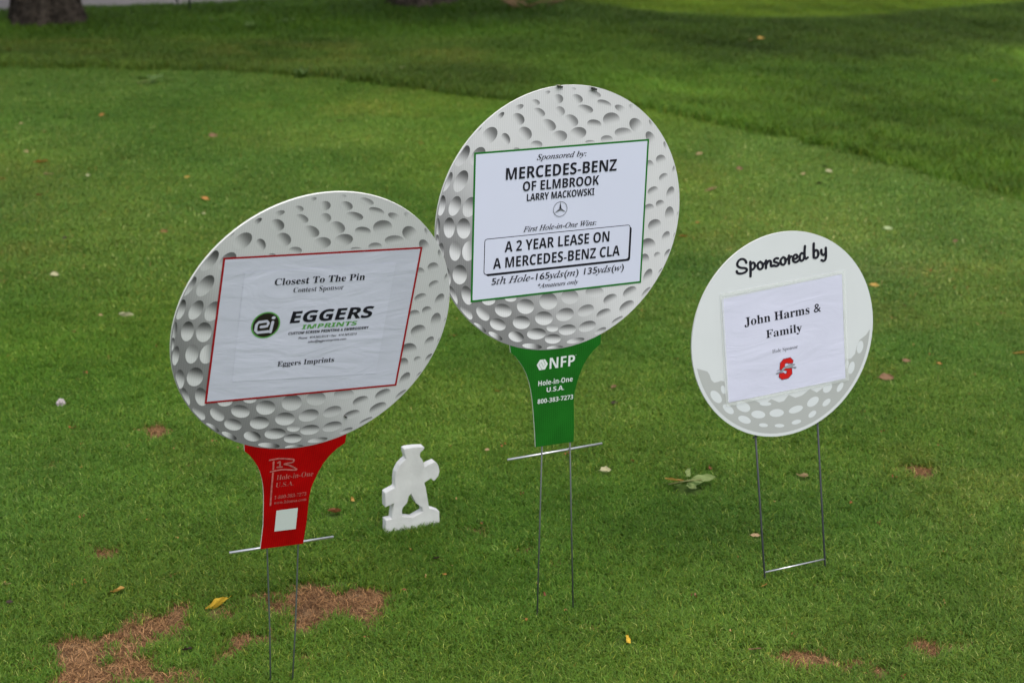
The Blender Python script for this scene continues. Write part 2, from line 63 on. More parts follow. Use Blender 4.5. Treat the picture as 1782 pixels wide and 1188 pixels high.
BARE = [[-0.823, 3.0, 0.065, 0.075, 0.9], [-0.746, 3.104, 0.048, 0.07, 0.85], [-0.733, 2.957, 0.12, 0.051, 1], [-0.705, 3.155, 0.046, 0.024, 0.8], [-0.661, 3.2, 0.035, 0.025, 0.8], [-0.632, 3.271, 0.017, 0.015, 0.7], [-0.586, 3.2, 0.041, 0.027, 0.8], [-0.545, 3.278, 0.019, 0.013, 0.6], [-0.675, 3.217, 0.02, 0.015, 0.7], [-0.39, 3.245, 0.067, 0.076, 1], [-0.331, 3.265, 0.056, 0.066, 1], [-0.273, 3.191, 0.044, 0.034, 0.7], [-0.401, 3.163, 0.029, 0.027, 0.8], [-0.528, 3.081, 0.047, 0.029, 0.85], [-0.551, 3.047, 0.024, 0.02, 0.7], [-0.87, 3.478, 0.045, 0.025, 0.9], [-0.892, 3.492, 0.045, 0.025, 0.7], [-0.895, 4.153, 0.035, 0.023, 0.9], [-0.787, 3.934, 0.024, 0.013, 0.7], [-0.071, 3.594, 0.02, 0.02, 0.7], [-0.053, 3.565, 0.012, 0.023, 0.8], [0.025, 3.496, 0.018, 0.017, 0.8], [0.094, 3.44, 0.031, 0.017, 0.6], [0.158, 3.177, 0.028, 0.02, 0.5], [0.978, 3.931, 0.033, 0.028, 0.9], [0.569, 3.031, 0.049, 0.04, 1.25], [0.618, 3.009, 0.03, 0.018, 0.7], [0.669, 3.022, 0.028, 0.018, 0.7], [0.695, 2.983, 0.024, 0.015, 0.7], [0.814, 3.07, 0.032, 0.021, 0.8], [0.895, 3.079, 0.022, 0.014, 0.7], [0.657, 2.953, 0.041, 0.015, 0.7], [0.729, 2.978, 0.019, 0.011, 0.6], [0.563, 3.316, 0.054, 0.037, 0.45], [-0.39, 3.018, 0.029, 0.017, 0.65], [1.207, 4.997, 0.031, 0.026, 0.6], [-1.124, 3.96, 0.055, 0.028, 0.4], [0.759, 3.139, 0.046, 0.024, 0.3], [-0.88, 3.055, 0.033, 0.032, 0.8], [-0.937, 3.959, 0.041, 0.021, 0.35]]
FALLEN_LEAVES = [[-0.596, 3.237, 0.0444, 'long', 'yellow', 40, 'bright yellow torn leaf lying across the bare soil in front of the red tee sign'], [-0.81, 3.294, 0.0261, 'curl', 'amber', 10, 'half brown half yellow curled leaf below the smaller bare patch at lower left'], [-1.045, 3.325, 0.0131, 'flat', 'tan', 0, 'small tan leaf at the left edge of the view above the largest bare patch'], [-1.019, 3.244, 0.0129, 'curl', 'dark_brown', 0, 'dark brown shrivelled leaf just below a small tan one at the lower left edge'], [-0.401, 3.679, 0.0273, 'curl', 'rust', 20, 'rust brown curled leaf between the red tee sign and the white cutout figure'], [-0.368, 3.747, 0.0185, 'curl', 'amber', 80, 'small yellow and brown leaf nearest the white cutout figure on its left'], [-0.336, 3.533, 0.0126, 'flat', 'rust', 0, 'tiny rusty leaf below left of the white cutout figure'], [0.226, 3.096, 0.027, 'long', 'yellow', 85, 'narrow golden leaf pointing upward, alone on the grass at bottom centre right'], [0.066, 3.284, 0.013, 'curl', 'red_brown', 60, 'red brown leaf low between the wire legs of the green tee sign'], [-0.14, 3.374, 0.0085, 'flat', 'orange', 0, 'tiny orange leaf left of the green tee sign legs'], [-0.161, 3.446, 0.0123, 'curl', 'dark_brown', 20, 'tiny dark curled leaf in front of the white cutout figure'], [-0.221, 3.304, 0.0095, 'flat', 'red_brown', 0, 'tiny reddish leaf in front of and right of the bare patch behind the red sign'], [-0.626, 3.051, 0.0178, 'curl', 'dark_brown', 0, 'blackish curl standing in for a small dark hollow between two bare patches at bottom left'], [0.223, 3.915, 0.0261, 'curl', 'cream', 30, 'cream curled leaf right of the metal rod under the green tee'], [0.472, 3.934, 0.0165, 'curl', 'rust', 70, 'small upright rust leaf just behind the green leafy sprig'], [0.689, 3.884, 0.0286, 'curl', 'tan', 10, 'peach tan curled leaf framed between the legs of the white round sign'], [0.537, 3.564, 0.019, 'flat', 'tan', 0, 'tan leaf touching the left leg of the white round sign'], [0.524, 3.325, 0.0143, 'flat', 'orange', 20, 'small orange leaf in front of the white round sign legs'], [0.471, 3.058, 0.0222, 'flat', 'brown', 5, 'flat brown leaf near the bottom edge left of the right bare patch'], [1.145, 5.381, 0.029, 'flat', 'amber', 10, 'amber leaf just right of the white round sign at mid height'], [1.319, 6.037, 0.0302, 'flat', 'pale_green', -10, 'pale green leaf on the mown grass above right of the white round sign'], [1.246, 6.851, 0.0249, 'curl', 'cream', 0, 'small cream leaf above the white round sign near two dark ones'], [0.767, 7.154, 0.0259, 'flat', 'tan', 0, 'small tan leaf close to the rough edge right of the tall green sign'], [0.748, 6.565, 0.0478, 'flat', 'tan', 5, 'long tan leaf halfway between the tall green sign and the rough'], [0.9, 6.892, 0.025, 'curl', 'brown', 0, 'small brown curled leaf behind the long tan leaf right of the tall green sign'], [1.048, 7.039, 0.0162, 'flat', 'amber', 0, 'tiny yellow leaf near the rough edge above the white round sign'], [1.139, 6.819, 0.018, 'flat', 'tan', 0, 'tiny tan leaf just left of the dark ones behind the white round sign'], [1.177, 6.665, 0.0198, 'curl', 'dark_brown', 0, 'tiny dark leaf nearer the white round sign of the two dark ones'], [1.243, 6.929, 0.0206, 'curl', 'dark_brown', 0, 'tiny dark leaf farther from the white round sign of the two dark ones'], [0.59, 5.936, 0.0258, 'flat', 'orange', 0, 'orange leaf right beside the lower edge of the tall golf ball panel'], [0.657, 6.11, 0.0143, 'flat', 'orange', 0, 'tiny orange leaf beyond the larger orange one beside the tall golf ball'], [0.273, 4.474, 0.0154, 'curl', 'brown', 40, 'small brown leaf right of the green tee neck, farther of two'], [0.268, 4.356, 0.0181, 'curl', 'dark_brown', 0, 'dark brown leaf right of the green tee neck, nearer of two'], [1.435, 4.749, 0.0357, 'flat', 'amber', -10, 'cream and orange leaf cut by the right edge of the view'], [1.017, 4.544, 0.0359, 'curl', 'brown', 0, 'long brown curled leaf right of the white round sign'], [1.102, 4.686, 0.0225, 'flat', 'brown', 0, 'thin brown leaf behind the long brown curled one at right'], [1.189, 4.666, 0.0144, 'flat', 'orange', 0, 'tiny orange leaf right of the thin brown one at far right'], [1.516, 5.877, 0.0177, 'curl', 'brown', 0, 'tiny brown leaf by itself on the mown grass at upper right'], [-0.381, 7.323, 0.0193, 'flat', 'amber', 0, 'tiny yellow leaf just left of the tall golf ball top'], [-0.554, 8.861, 0.023, 'flat', 'cream', 0, 'tiny cream leaf at the rough edge left of the tall golf ball'], [-0.762, 7.755, 0.0229, 'flat', 'brown', 0, 'small brown leaf on the mown grass above the red sign ball'], [-1.465, 5.467, 0.0277, 'curl', 'cream', 0, 'pale cream curled leaf on open grass left of the red sign ball'], [-1.154, 5.063, 0.0396, 'long', 'cream', 15, 'twisted cream yellow leaf left of the red sign ball'], [-1.233, 5.071, 0.0138, 'flat', 'tan', 0, 'tiny tan leaf immediately left of the twisted cream one'], [-1.891, 6.988, 0.0485, 'flat', 'orange', 8, 'long orange tan leaf, the largest at the upper left'], [-1.812, 6.79, 0.0337, 'flat', 'tan', 5, 'light tan leaf just in front of the largest one at upper left'], [-1.653, 6.773, 0.0157, 'flat', 'cream', 0, 'tiny cream leaf right of the light tan one at upper left'], [-1.77, 6.468, 0.0194, 'curl', 'rust', 0, 'small rust brown leaf below the pair at upper left'], [-1.973, 6.719, 0.0201, 'flat', 'orange', 0, 'bright orange leaf cut by the left edge of the view'], [-2.151, 7.692, 0.0177, 'flat', 'tan', 0, 'tiny tan leaf farthest back near the left edge of the mown grass'], [-2.01, 7.53, 0.0223, 'flat', 'rust', 0, 'tiny rusty leaf at far upper left of the mown grass'], [-1.993, 7.165, 0.0189, 'flat', 'tan', 0, 'tiny tan leaf just behind the largest one at upper left'], [-1.837, 7.872, 0.0232, 'flat', 'orange', 0, 'tiny orange leaf far back on the mown grass at left'], [-1.272, 7.45, 0.0343, 'curl', 'brown', 0, 'brown curled leaf far back on the mown grass above left of the red sign ball'], [-1.262, 6.748, 0.0201, 'flat', 'amber', 0, 'tiny amber leaf behind the red sign ball on its left'], [-1.138, 6.423, 0.0299, 'flat', 'orange', 0, 'flat orange leaf just above the left shoulder of the red sign ball'], [-1.21, 5.98, 0.024, 'flat', 'rust', 0, 'red orange leaf left of the top of the red sign ball'], [-1.109, 6.216, 0.0145, 'flat', 'cream', 0, 'tiny pale leaf between two orange ones by the red sign ball'], [-1.534, 5.894, 0.0158, 'curl', 'dark_brown', 0, 'tiny dark leaf behind the pale cream curled one at left'], [1.288, 9.667, 0.0218, 'flat', 'tan', 0, 'tiny tan leaf in the shaded rough, left of a yellow one'], [1.352, 9.729, 0.0313, 'flat', 'amber', 0, 'small yellow leaf in the shaded rough beyond the tall golf ball'], [2.328, 8.55, 0.0277, 'flat', 'orange', 0, 'small orange leaf in the rough at far upper right'], [-0.039, 4.444, 0.0107, 'flat', 'orange', 0, 'tiny orange leaf left of the green tee neck'], [-0.06, 4.042, 0.0099, 'curl', 'tan', 0, 'tiny tan leaf just left of the metal rod end under the green tee']]  # the blackish curl between two bare patches stands in for a dark hollow
SPOTS = {'sprig': [0.416, 3.833], 'sprig_far': [-1.763, 8.588], 'weed': [-1.039, 8.751], 'scrap': [-1.179, 4.347], 'tree_a': [-2.672, 10.295], 'tree_b': [-0.555, 11.207], 'twigs': [0.035, 10.774], 'post_a': [-2.06, 11.023], 'post_b': [-1.916, 10.651], 'weeds': [-1.791, 10.128]}
WIRE_ENDS = [[-0.00946, -0.08988, -0.00962], [0.02753, -0.09975, -0.00384]]
FAR_LINE = [[-0.035, 11.153], [0.386, 10.922], [0.889, 10.656], [1.38, 10.483], [1.877, 10.435], [2.436, 10.699], [3.16, 11.063], [3.676, 11.383]]

GREEN_A, GREEN_B = (.083,.188,.017), (.178,.316,.042)
ROUGH_A, ROUGH_B = (.052,.125,.010), (.128,.235,.027)


# ---------------------------------------------------------------- materials
def mat(name, color=(.5,.5,.5), rough=.6, spec=.5, metal=0.0, noise=None, bump=None, attr=None, coat=0.0):
    """noise=(scale, amount): brightness variation; bump=(scale, strength, distance)"""
    m = bpy.data.materials.new(name); m.use_nodes = True
    n = m.node_tree; b = n.nodes['Principled BSDF']; L = n.links
    b.inputs['Roughness'].default_value = rough; b.inputs['Specular IOR Level'].default_value = spec
    b.inputs['Metallic'].default_value = metal; b.inputs['Coat Weight'].default_value = coat
    b.inputs['Base Color'].default_value = (*color, 1)
    src = None
    if attr:
        a = n.nodes.new('ShaderNodeAttribute'); a.attribute_name = attr; src = a.outputs['Color']
    tc = n.nodes.new('ShaderNodeTexCoord')
    if noise:
        t = n.nodes.new('ShaderNodeTexNoise'); t.inputs['Scale'].default_value = noise[0]; t.inputs['Detail'].default_value = 5
        L.new(tc.outputs['Object'], t.inputs['Vector'])
        r = n.nodes.new('ShaderNodeMapRange'); r.inputs['From Min'].default_value = .3; r.inputs['From Max'].default_value = .7
        r.inputs['To Min'].default_value = 1-noise[1]; r.inputs['To Max'].default_value = 1+noise[1]*.6
        L.new(t.outputs['Fac'], r.inputs['Value'])
        mx = n.nodes.new('ShaderNodeVectorMath'); mx.operation = 'SCALE'
        if src: L.new(src, mx.inputs[0])
        else: mx.inputs[0].default_value = color
        L.new(r.outputs[0], mx.inputs['Scale']); src = mx.outputs[0]
    if src: L.new(src, b.inputs['Base Color'])
    if bump:
        t = n.nodes.new('ShaderNodeTexNoise'); t.inputs['Scale'].default_value = bump[0]; t.inputs['Detail'].default_value = 4
        L.new(tc.outputs['Object'], t.inputs['Vector'])
        bp = n.nodes.new('ShaderNodeBump'); bp.inputs['Strength'].default_value = bump[1]; bp.inputs['Distance'].default_value = bump[2]
        L.new(t.outputs['Fac'], bp.inputs['Height']); L.new(bp.outputs[0], b.inputs['Normal'])
    return m

def fluted(m, amount=.05, pitch=.0042, dist=.0003):
    """the vertical ribs of corrugated plastic board showing faintly through the print"""
    n = m.node_tree; b = n.nodes['Principled BSDF']; L = n.links
    tc = n.nodes.new('ShaderNodeTexCoord'); wv = n.nodes.new('ShaderNodeTexWave')
    wv.wave_type = 'BANDS'; wv.bands_direction = 'X'; wv.wave_profile = 'SIN'
    wv.inputs['Scale'].default_value = 2*math.pi/pitch/20.0
    wv.inputs['Distortion'].default_value = .3
    L.new(tc.outputs['Object'], wv.inputs['Vector'])
    r = n.nodes.new('ShaderNodeMapRange'); r.inputs['To Min'].default_value = 1-amount; r.inputs['To Max'].default_value = 1+amount*.4
    L.new(wv.outputs['Fac'], r.inputs['Value'])
    mx = n.nodes.new('ShaderNodeVectorMath'); mx.operation = 'SCALE'
    s = b.inputs['Base Color']
    if s.links: L.new(s.links[0].from_socket, mx.inputs[0])
    else: mx.inputs[0].default_value = s.default_value[:3]
    L.new(r.outputs[0], mx.inputs['Scale']); L.new(mx.outputs[0], s)
    bp = n.nodes.new('ShaderNodeBump'); bp.inputs['Strength'].default_value = .35; bp.inputs['Distance'].default_value = dist
    L.new(wv.outputs['Fac'], bp.inputs['Height']); L.new(bp.outputs[0], b.inputs['Normal'])
    return m

def wrinkled(m, strength=.5, dist=.004):
    """long soft creases of a taped paper sheet"""
    n = m.node_tree; b = n.nodes['Principled BSDF']; L = n.links
    tc = n.nodes.new('ShaderNodeTexCoord'); mp = n.nodes.new('ShaderNodeMapping')
    mp.inputs['Scale'].default_value = (5, 1, 16); mp.inputs['Rotation'].default_value = (0, .12, 0)
    t = n.nodes.new('ShaderNodeTexNoise'); t.inputs['Scale'].default_value = 1.6; t.inputs['Detail'].default_value = 3; t.inputs['Distortion'].default_value = 1.2
    L.new(tc.outputs['Object'], mp.inputs[0]); L.new(mp.outputs[0], t.inputs['Vector'])
    bp = n.nodes.new('ShaderNodeBump'); bp.inputs['Strength'].default_value = strength; bp.inputs['Distance'].default_value = dist
    L.new(t.outputs['Fac'], bp.inputs['Height']); L.new(bp.outputs[0], b.inputs['Normal'])
    return m

M = dict(
 ball=fluted(mat('printed golf ball board', rough=.5, spec=.25, attr='print', noise=(9,.05)), .05),
 dimple=fluted(mat('printed dimples', rough=.5, spec=.25, attr='print'), .04),
 board_edge=mat('white plastic board', (.72,.72,.68), .5, noise=(40,.08)),
 ball3=mat('pale grey green board print', (.51,.535,.55), .5, noise=(7,.03)),
 grey_print=mat('grey print', (.335,.35,.345), .5, noise=(8,.04)),
 light_print=mat('pale print', (.51,.54,.56), .5),
 red=fluted(mat('red tee board', (.34,.001,.002), .5, spec=.08, noise=(20,.2)), .14),
 green=fluted(mat('green tee board', (.008,.105,.008), .5, spec=.15, noise=(20,.18)), .14),
 red_line=mat('dark red print', (.28,.006,.01), .45, spec=.12), green_line=mat('green border print', (.015,.14,.02), .45, spec=.12),
 white_sheet=mat('white notice print', (.54,.565,.70), .4, noise=(6,.02)),
 pocket=wrinkled(mat('paper in clear pocket', (.53,.545,.66), .28, noise=(9,.04)), .35),
 paper1=wrinkled(mat('white paper sheet', (.56,.575,.70), .35, noise=(11,.04)), .45),
 paper3=wrinkled(mat('white paper in sleeve', (.50,.51,.63), .38, noise=(9,.03)), .35),
 ink=mat('black ink', (.012,.012,.018), .5, spec=.12), ink_grey=mat('thin grey ink', (.09,.09,.11), .5, spec=.12),
 ink_brown=mat('dark logo ink', (.018,.016,.012), .5, spec=.12),
 silver=mat('grey star ink', (.16,.17,.19), .5, spec=.12), silver_dark=mat('dark star ink', (.04,.045,.05), .5, spec=.12),
 logo_green=mat('logo green', (.10,.30,.075), .5, spec=.12), logo_red=mat('logo red', (.44,.012,.010), .5, spec=.12),
 logo_dark=mat('logo outline', (.06,.02,.06), .5, spec=.12), hound=mat('grey animal print', (.24,.26,.28), .5, spec=.12), 
 print_white=mat('white print', (.55,.60,.59), .45), print_pink=mat('worn pink print', (.44,.12,.11), .5, noise=(160,.35)),
 wire=mat('dark green grey wire', (.075,.088,.08), .5, metal=.2), wire_dark=mat('blackened wire', (.026,.030,.034), .5, metal=.2),
 rod=mat('bare steel rod', (.62,.62,.66), .28, metal=.85, noise=(60,.2)),
 figure=mat('white painted foam board', (.66,.66,.655), .6, noise=(22,.12), bump=(70,.35,.002)),
 fly=mat('black insect body', (.01,.011,.008), .35), fly_back=mat('yellow grey insect back', (.28,.27,.16), .4), wing=mat('insect wing', (.16,.14,.12), .3),
 bark=mat('bark', (.042,.034,.027), .95, spec=.1, noise=(16,.8), bump=(38,.9,.03)),
 foliage=mat('tree foliage', (.035,.075,.018), .55, noise=(1.2,.35)),
 scrap=mat('crumpled pale scrap', (.36,.31,.31), .4, noise=(70,.6)),
 twig=mat('dry twig', (.13,.075,.035), .8), green_stem=mat('green stem', (.16,.17,.05), .6),
)
sleeve = mat('clear plastic sleeve', (.7,.74,.72), .2)
M['sleeve'] = sleeve; M['sleeve'].node_tree.nodes['Principled BSDF'].inputs['Alpha'].default_value = .35

LEAFC = dict(yellow=(.90,.56,.05), amber=(.62,.36,.08), tan=(.60,.40,.22), rust=(.30,.11,.04), brown=(.26,.14,.07),
  dark_brown=(.05,.03,.018), cream=(.58,.54,.32), orange=(.56,.24,.06), red_brown=(.24,.07,.03), pale_green=(.46,.54,.27))
def leaf_mat(name, c):
    m = mat(name + ' leaf', c, .55, noise=(120,.35), bump=(150,.5,.002))
    b = m.node_tree.nodes['Principled BSDF']
    n = m.node_tree; L = n.links
    tr = n.nodes.new('ShaderNodeBsdfTranslucent'); tr.inputs[0].default_value = (*c, 1)
    mxs = n.nodes.new('ShaderNodeMixShader'); mxs.inputs[0].default_value = .25
    o = n.nodes['Material Output']
    L.new(b.outputs[0], mxs.inputs[1]); L.new(tr.outputs[0], mxs.inputs[2]); L.new(mxs.outputs[0], o.inputs[0])
    return m
LM = {k: leaf_mat(k.replace('_',' '), v) for k, v in LEAFC.items()}
LM['green'] = leaf_mat('fresh green', (.075,.14,.02)); LM['light_green'] = leaf_mat('pale underside', (.27,.35,.11))

# ---------------------------------------------------------------- helpers
def new_mesh(name, verts, faces, material=None, parent=None, smooth=False, loc=None):
    me = bpy.data.meshes.new(name); me.from_pydata([tuple(v) for v in verts], [], faces); me.update()
    if material: me.materials.append(material)
    if smooth: me.polygons.foreach_set('use_smooth', [True]*len(me.polygons))
    o = bpy.data.objects.new(name, me); COL.objects.link(o)
    if parent: o.parent = parent
    if loc: o.location = loc
    return o
def tag(o, label=None, cat=None, group=None, kind=None):
    if label: o['label'] = label
    if cat: o['category'] = cat
    if group: o['group'] = group
    if kind: o['kind'] = kind
    return o
def empty(name, mw):
    o = bpy.data.objects.new(name, None); COL.objects.link(o); o.matrix_world = mw; o.empty_display_size = .1
    return o

def flat_poly(polys, y):
    """polygons in the sign's plane (right, up) -> verts, faces at depth -y"""
    V, F = [], []
    for p in polys:
        b = len(V); V += [(a, -y, c) for a, c in p]
        t = tessellate_polygon([[Vector((a, c, 0)) for a, c in p]])
        for tri in t:
            a, c, d = (Vector((p[i][0], p[i][1])) for i in tri)
            cr = (c-a).cross(d-a)
            F.append(tuple(b+i for i in (tri if cr > 0 else tri[::-1])))
    return V, F
def print_poly(name, polys, y, material, parent, dz):
    V, F = flat_poly(polys, y); return new_mesh(name, [(a, b, c+dz) for a, b, c in V], F, material, parent)

def catmull(pts, n=8):
    if len(pts) < 3: return [Vector(p) for p in pts]
    P = [Vector(p) for p in pts]; P = [P[0]*2-P[1]] + P + [P[-1]*2-P[-2]]; out = []
    for i in range(1, len(P)-2):
        for k in range(n):
            t = k/n; a, b, c, d = P[i-1:i+3]
            out.append(.5*((2*b)+(c-a)*t+(2*a-5*b+4*c-d)*t*t+(3*b-a-3*c+d)*t**3))
    out.append(P[-2]); return out
def stroke(pts, width, y, smooth=True, taper=0.0):
    """one pen stroke with round ends as flat print"""
    P = catmull(pts) if smooth else [Vector(p) for p in pts]
    V, F = [], []; n = len(P)
    for i, p in enumerate(P):
        t = (P[min(i+1, n-1)]-P[max(i-1, 0)]).normalized(); nrm = Vector((-t.y, t.x))
        wv = width*.5*(1 - taper*abs(t.x)); yy = y + i*1.2e-6
        V += [(p.x+nrm.x*wv, -yy, p.y+nrm.y*wv), (p.x-nrm.x*wv, -yy, p.y-nrm.y*wv)]
        if i: b = len(V)-4; F.append((b, b+1, b+3, b+2))
    for e, s in ((0, 1), (n-1, -1)):
        p = P[e]; t = (P[1]-P[0]).normalized() if e == 0 else (P[-1]-P[-2]).normalized(); r = width*.5*(1-taper*abs(t.x))
        a0 = math.atan2(t.y, t.x) + (math.pi/2 if s == 1 else -math.pi/2); b = len(V)
        yy = y + e*1.2e-6 + 2e-6
        V.append((p.x, -yy, p.y))
        for k in range(9):
            a = a0 + math.pi*k/8; V.append((p.x+math.cos(a)*r, -yy, p.y+math.sin(a)*r))
        F += [(b, b+k+1, b+k+2) for k in range(8)]
    return V, F
def strokes_obj(name, lines, width, y, material, parent, dz, smooth=True, taper=0.0):
    V, F = [], []
    for j, l in enumerate(lines):
        v, f = stroke(l, width, y + j*2.5e-5, smooth, taper); b = len(V); V += v; F += [tuple(b+i for i in q) for q in f]
    return new_mesh(name, [(a, c, d+dz) for a, c, d in V], F, material, parent)

# lettering: Blender's own built-in typeface; its mathematical alphabets give serif, italic and bold sans forms
def styled(s, st):
    base = {'b': 0x1D400, 'r': 0x1D400, 'i': 0x1D434, 'sb': 0x1D5D4, 'sbn': 0x1D5D4, 'sbi': 0x1D5D4, 'sit': None}[st]
    o = ''
    for ch in s:
        c = ord(ch)
        if base is None: o += ch
        elif st == 'i' and ch == 'h': o += '\u210e'
        elif 'A' <= ch <= 'Z': o += chr(base+c-65)
        elif 'a' <= ch <= 'z': o += chr(base+26+c-97)
        elif '0' <= ch <= '9' and st == 'i': o += ch
        elif '0' <= ch <= '9': o += chr((0x1D7EC if st.startswith('sb') else 0x1D7CE)+c-48)
        else: o += ch
    return o
def text_mesh(body, offset=0.0, shear=0.0):
    cu = bpy.data.curves.new('type', 'FONT'); cu.body = body; cu.resolution_u = 3; cu.offset = offset; cu.shear = shear
    o = bpy.data.objects.new('type', cu); COL.objects.link(o)
    bpy.context.view_layer.update()
    me = bpy.data.meshes.new_from_object(o.evaluated_get(bpy.context.evaluated_depsgraph_get()))
    bpy.data.objects.remove(o); bpy.data.curves.remove(cu)
    co = np.empty(len(me.vertices)*3); me.vertices.foreach_get('co', co)
    return me, co.reshape(-1, 3)
CAPH = {}
def lettering(parent, text, st, x0, x1, base, height, material, y, dz):
    off = {'r': -.010, 'sbn': 0, 'b': .001, 'sbi': .012, 'i': .006, 'sit': .006}.get(st, 0); sh = {'sbi': .11, 'sit': .2, 'i': .08}.get(st, 0)
    if st not in CAPH:
        m_, c_ = text_mesh(styled('H', st), off); CAPH[st] = c_[:, 1].max(); bpy.data.meshes.remove(m_)
    me, co = text_mesh(styled(text, st), off, sh)
    a, b = co[:, 0].min(), co[:, 0].max()
    n = np.empty_like(co)
    n[:, 0] = x0 + (co[:, 0]-a)/(b-a)*(x1-x0); n[:, 2] = base + dz + co[:, 1]/CAPH[st]*height; n[:, 1] = -y
    me.vertices.foreach_set('co', n.ravel()); me.materials.clear(); me.materials.append(material); me.update(); me.name = 'lettering'
    o = bpy.data.objects.new('lettering', me); COL.objects.link(o); o.parent = parent
    return o

def tube(name, pts, r, material, parent=None, seg=8):
    V, F = [], []; P = [Vector(p) for p in pts]; n = len(P)
    for i, p in enumerate(P):
        t = (P[min(i+1, n-1)]-P[max(i-1, 0)]).normalized()
        u = t.orthogonal().normalized() if i == 0 else (u - t*u.dot(t)).normalized()
        v = t.cross(u); rr = r[i] if isinstance(r, (list, tuple)) else r
        V += [p + (u*math.cos(2*math.pi*k/seg)+v*math.sin(2*math.pi*k/seg))*rr for k in range(seg)]
        if i: F += [((i-1)*seg+k, (i-1)*seg+(k+1) % seg, i*seg+(k+1) % seg, i*seg+k) for k in range(seg)]
    F += [tuple(range(seg))[::-1], tuple((n-1)*seg+k for k in range(seg))]
    return new_mesh(name, V, F, material, parent, True) if name else (V, F)

def slab(name, outline, y0, y1, m_front, m_side, parent, dz, color_fn=None):
    """board cut to an outline in the sign's plane, front at -y0 and back at -y1 (y1 < y0)"""
    t = tessellate_polygon([[Vector((a, c, 0)) for a, c in outline]]); n = len(outline)
    V = [(a, -y0, c+dz) for a, c in outline] + [(a, -y1, c+dz) for a, c in outline]
    F = []
    for tri in t:
        a, c, d = (Vector(outline[i]) for i in tri)
        tr = tri if (c-a).cross(d-a) > 0 else tri[::-1]
        F.append(tuple(tr)); F.append(tuple(i+n for i in tr[::-1]))
    nf = len(F)
    area = sum(outline[i][0]*outline[(i+1) % n][1]-outline[(i+1) % n][0]*outline[i][1] for i in range(n))
    for i in range(n):
        j = (i+1) % n
        F.append((j, i, i+n, j+n) if area > 0 else (i, j, j+n, i+n))
    o = new_mesh(name, V, F, m_front, parent); o.data.materials.append(m_side)
    o.data.polygons.foreach_set('material_index', [0]*nf+[1]*n); return o

def ball_tone(u, v):
    """tone of the golf ball picture printed on the board (u, v in ball radii)"""
    d = -.74*u - .64*v
    s = min(max((d-.02)/.80, 0), 1); s = s*s*(3-2*s)
    return .53 - .345*s, s
def ball_panel(parent, R, dz, printed):
    rings, seg = 14, 96
    V = [(0, -.002, dz)]; C = [ball_tone(0, 0)[0]]; F = []
    for i in range(1, rings+1):
        for k in range(seg):
            a = 2*math.pi*k/seg; r = i/rings; u, v = math.cos(a)*r, math.sin(a)*r
            V.append((u*R, -.002, v*R+dz)); C.append(ball_tone(u, v)[0])
    for k in range(seg): F.append((0, 1+k, 1+(k+1) % seg))
    for i in range(1, rings):
        for k in range(seg):
            a = 1+(i-1)*seg+k; b = 1+(i-1)*seg+(k+1) % seg; F.append((a, a+seg, b+seg, b))
    nf = len(F); b0 = len(V)
    V += [(math.cos(2*math.pi*k/seg)*R, .002, math.sin(2*math.pi*k/seg)*R+dz) for k in range(seg)]; C += [.7]*seg
    e0 = 1+(rings-1)*seg
    F += [(e0+(k+1) % seg, e0+k, b0+k, b0+(k+1) % seg) for k in range(seg)]
    F.append(tuple(b0+k for k in range(seg)))
    o = new_mesh('ball_panel', V, F, M['ball'] if printed else M['ball3'], parent); o.data.materials.append(M['board_edge'])
    o.data.polygons.foreach_set('material_index', [0]*nf+[1]*(seg+1))
    if printed:
        ca = o.data.color_attributes.new('print', 'FLOAT_COLOR', 'POINT')
        ca.data.foreach_set('color', [x for c in C for x in (c*1.03, c*1.035, c*1.075, 1)])
    return o
def dimples(parent, R, dz):
    V, F, C = [], [], []; rings, seg = 6, 22
    for j, (cx, cy, ax, ay, bx, by, dx, dy, k_) in enumerate(DIMPLES):
        b = len(V); bg, s = ball_tone(cx/R, cy/R); e_ = 1.09 if s < .25 else 1.03; ax, ay, bx, by = ax*e_, ay*e_, bx*e_, by*e_
        lo, hi = bg*(-.07+.66*k_), bg + (.60-bg)*min(1, s*1.4)
        if k_ > .75: lo = bg*(.62+.4*(k_-.75)) if s < .25 else bg*.93
        ext = math.sqrt((ax*dx+ay*dy)**2+(bx*dx+by*dy)**2)
        def put(px, py):
            g = .5 - ((px-cx)*dx+(py-cy)*dy)/(2*ext)          # 0 at the dark side of the printed dimple
            f0, f1 = (.10, .86) if s < .25 else (.06, .78)
            t = min(max((g-f0)/(f1-f0), 0), 1); t = t*t*(3-2*t)
            r = math.hypot(px, py)
            if r > R*.992: px, py = px*R*.992/r, py*R*.992/r
            V.append((px, -.00215-j*1e-6, py+dz)); C.append(lo+(hi-lo)*t)
        put(cx, cy)
        for i in range(1, rings+1):
            for k in range(seg):
                a = 2*math.pi*k/seg; ca, sa = math.cos(a)*i/rings, math.sin(a)*i/rings
                put(cx+ax*ca+bx*sa, cy+ay*ca+by*sa)
        flip = (ax*by-ay*bx) < 0
        def face(*q): F.append(tuple(b+i for i in (q[::-1] if flip else q)))
        for k in range(seg): face(0, 1+k, 1+(k+1) % seg)
        for i in range(1, rings):
            for k in range(seg):
                p = 1+(i-1)*seg+k; q = 1+(i-1)*seg+(k+1) % seg; face(p, p+seg, q+seg, q)
    o = new_mesh('dimple_print', V, F, M['dimple'], parent)
    ca = o.data.color_attributes.new('print', 'FLOAT_COLOR', 'POINT')
    ca.data.foreach_set('color', [x for c in C for x in (c*1.03, c*1.035, c*1.075, 1)])
    return o

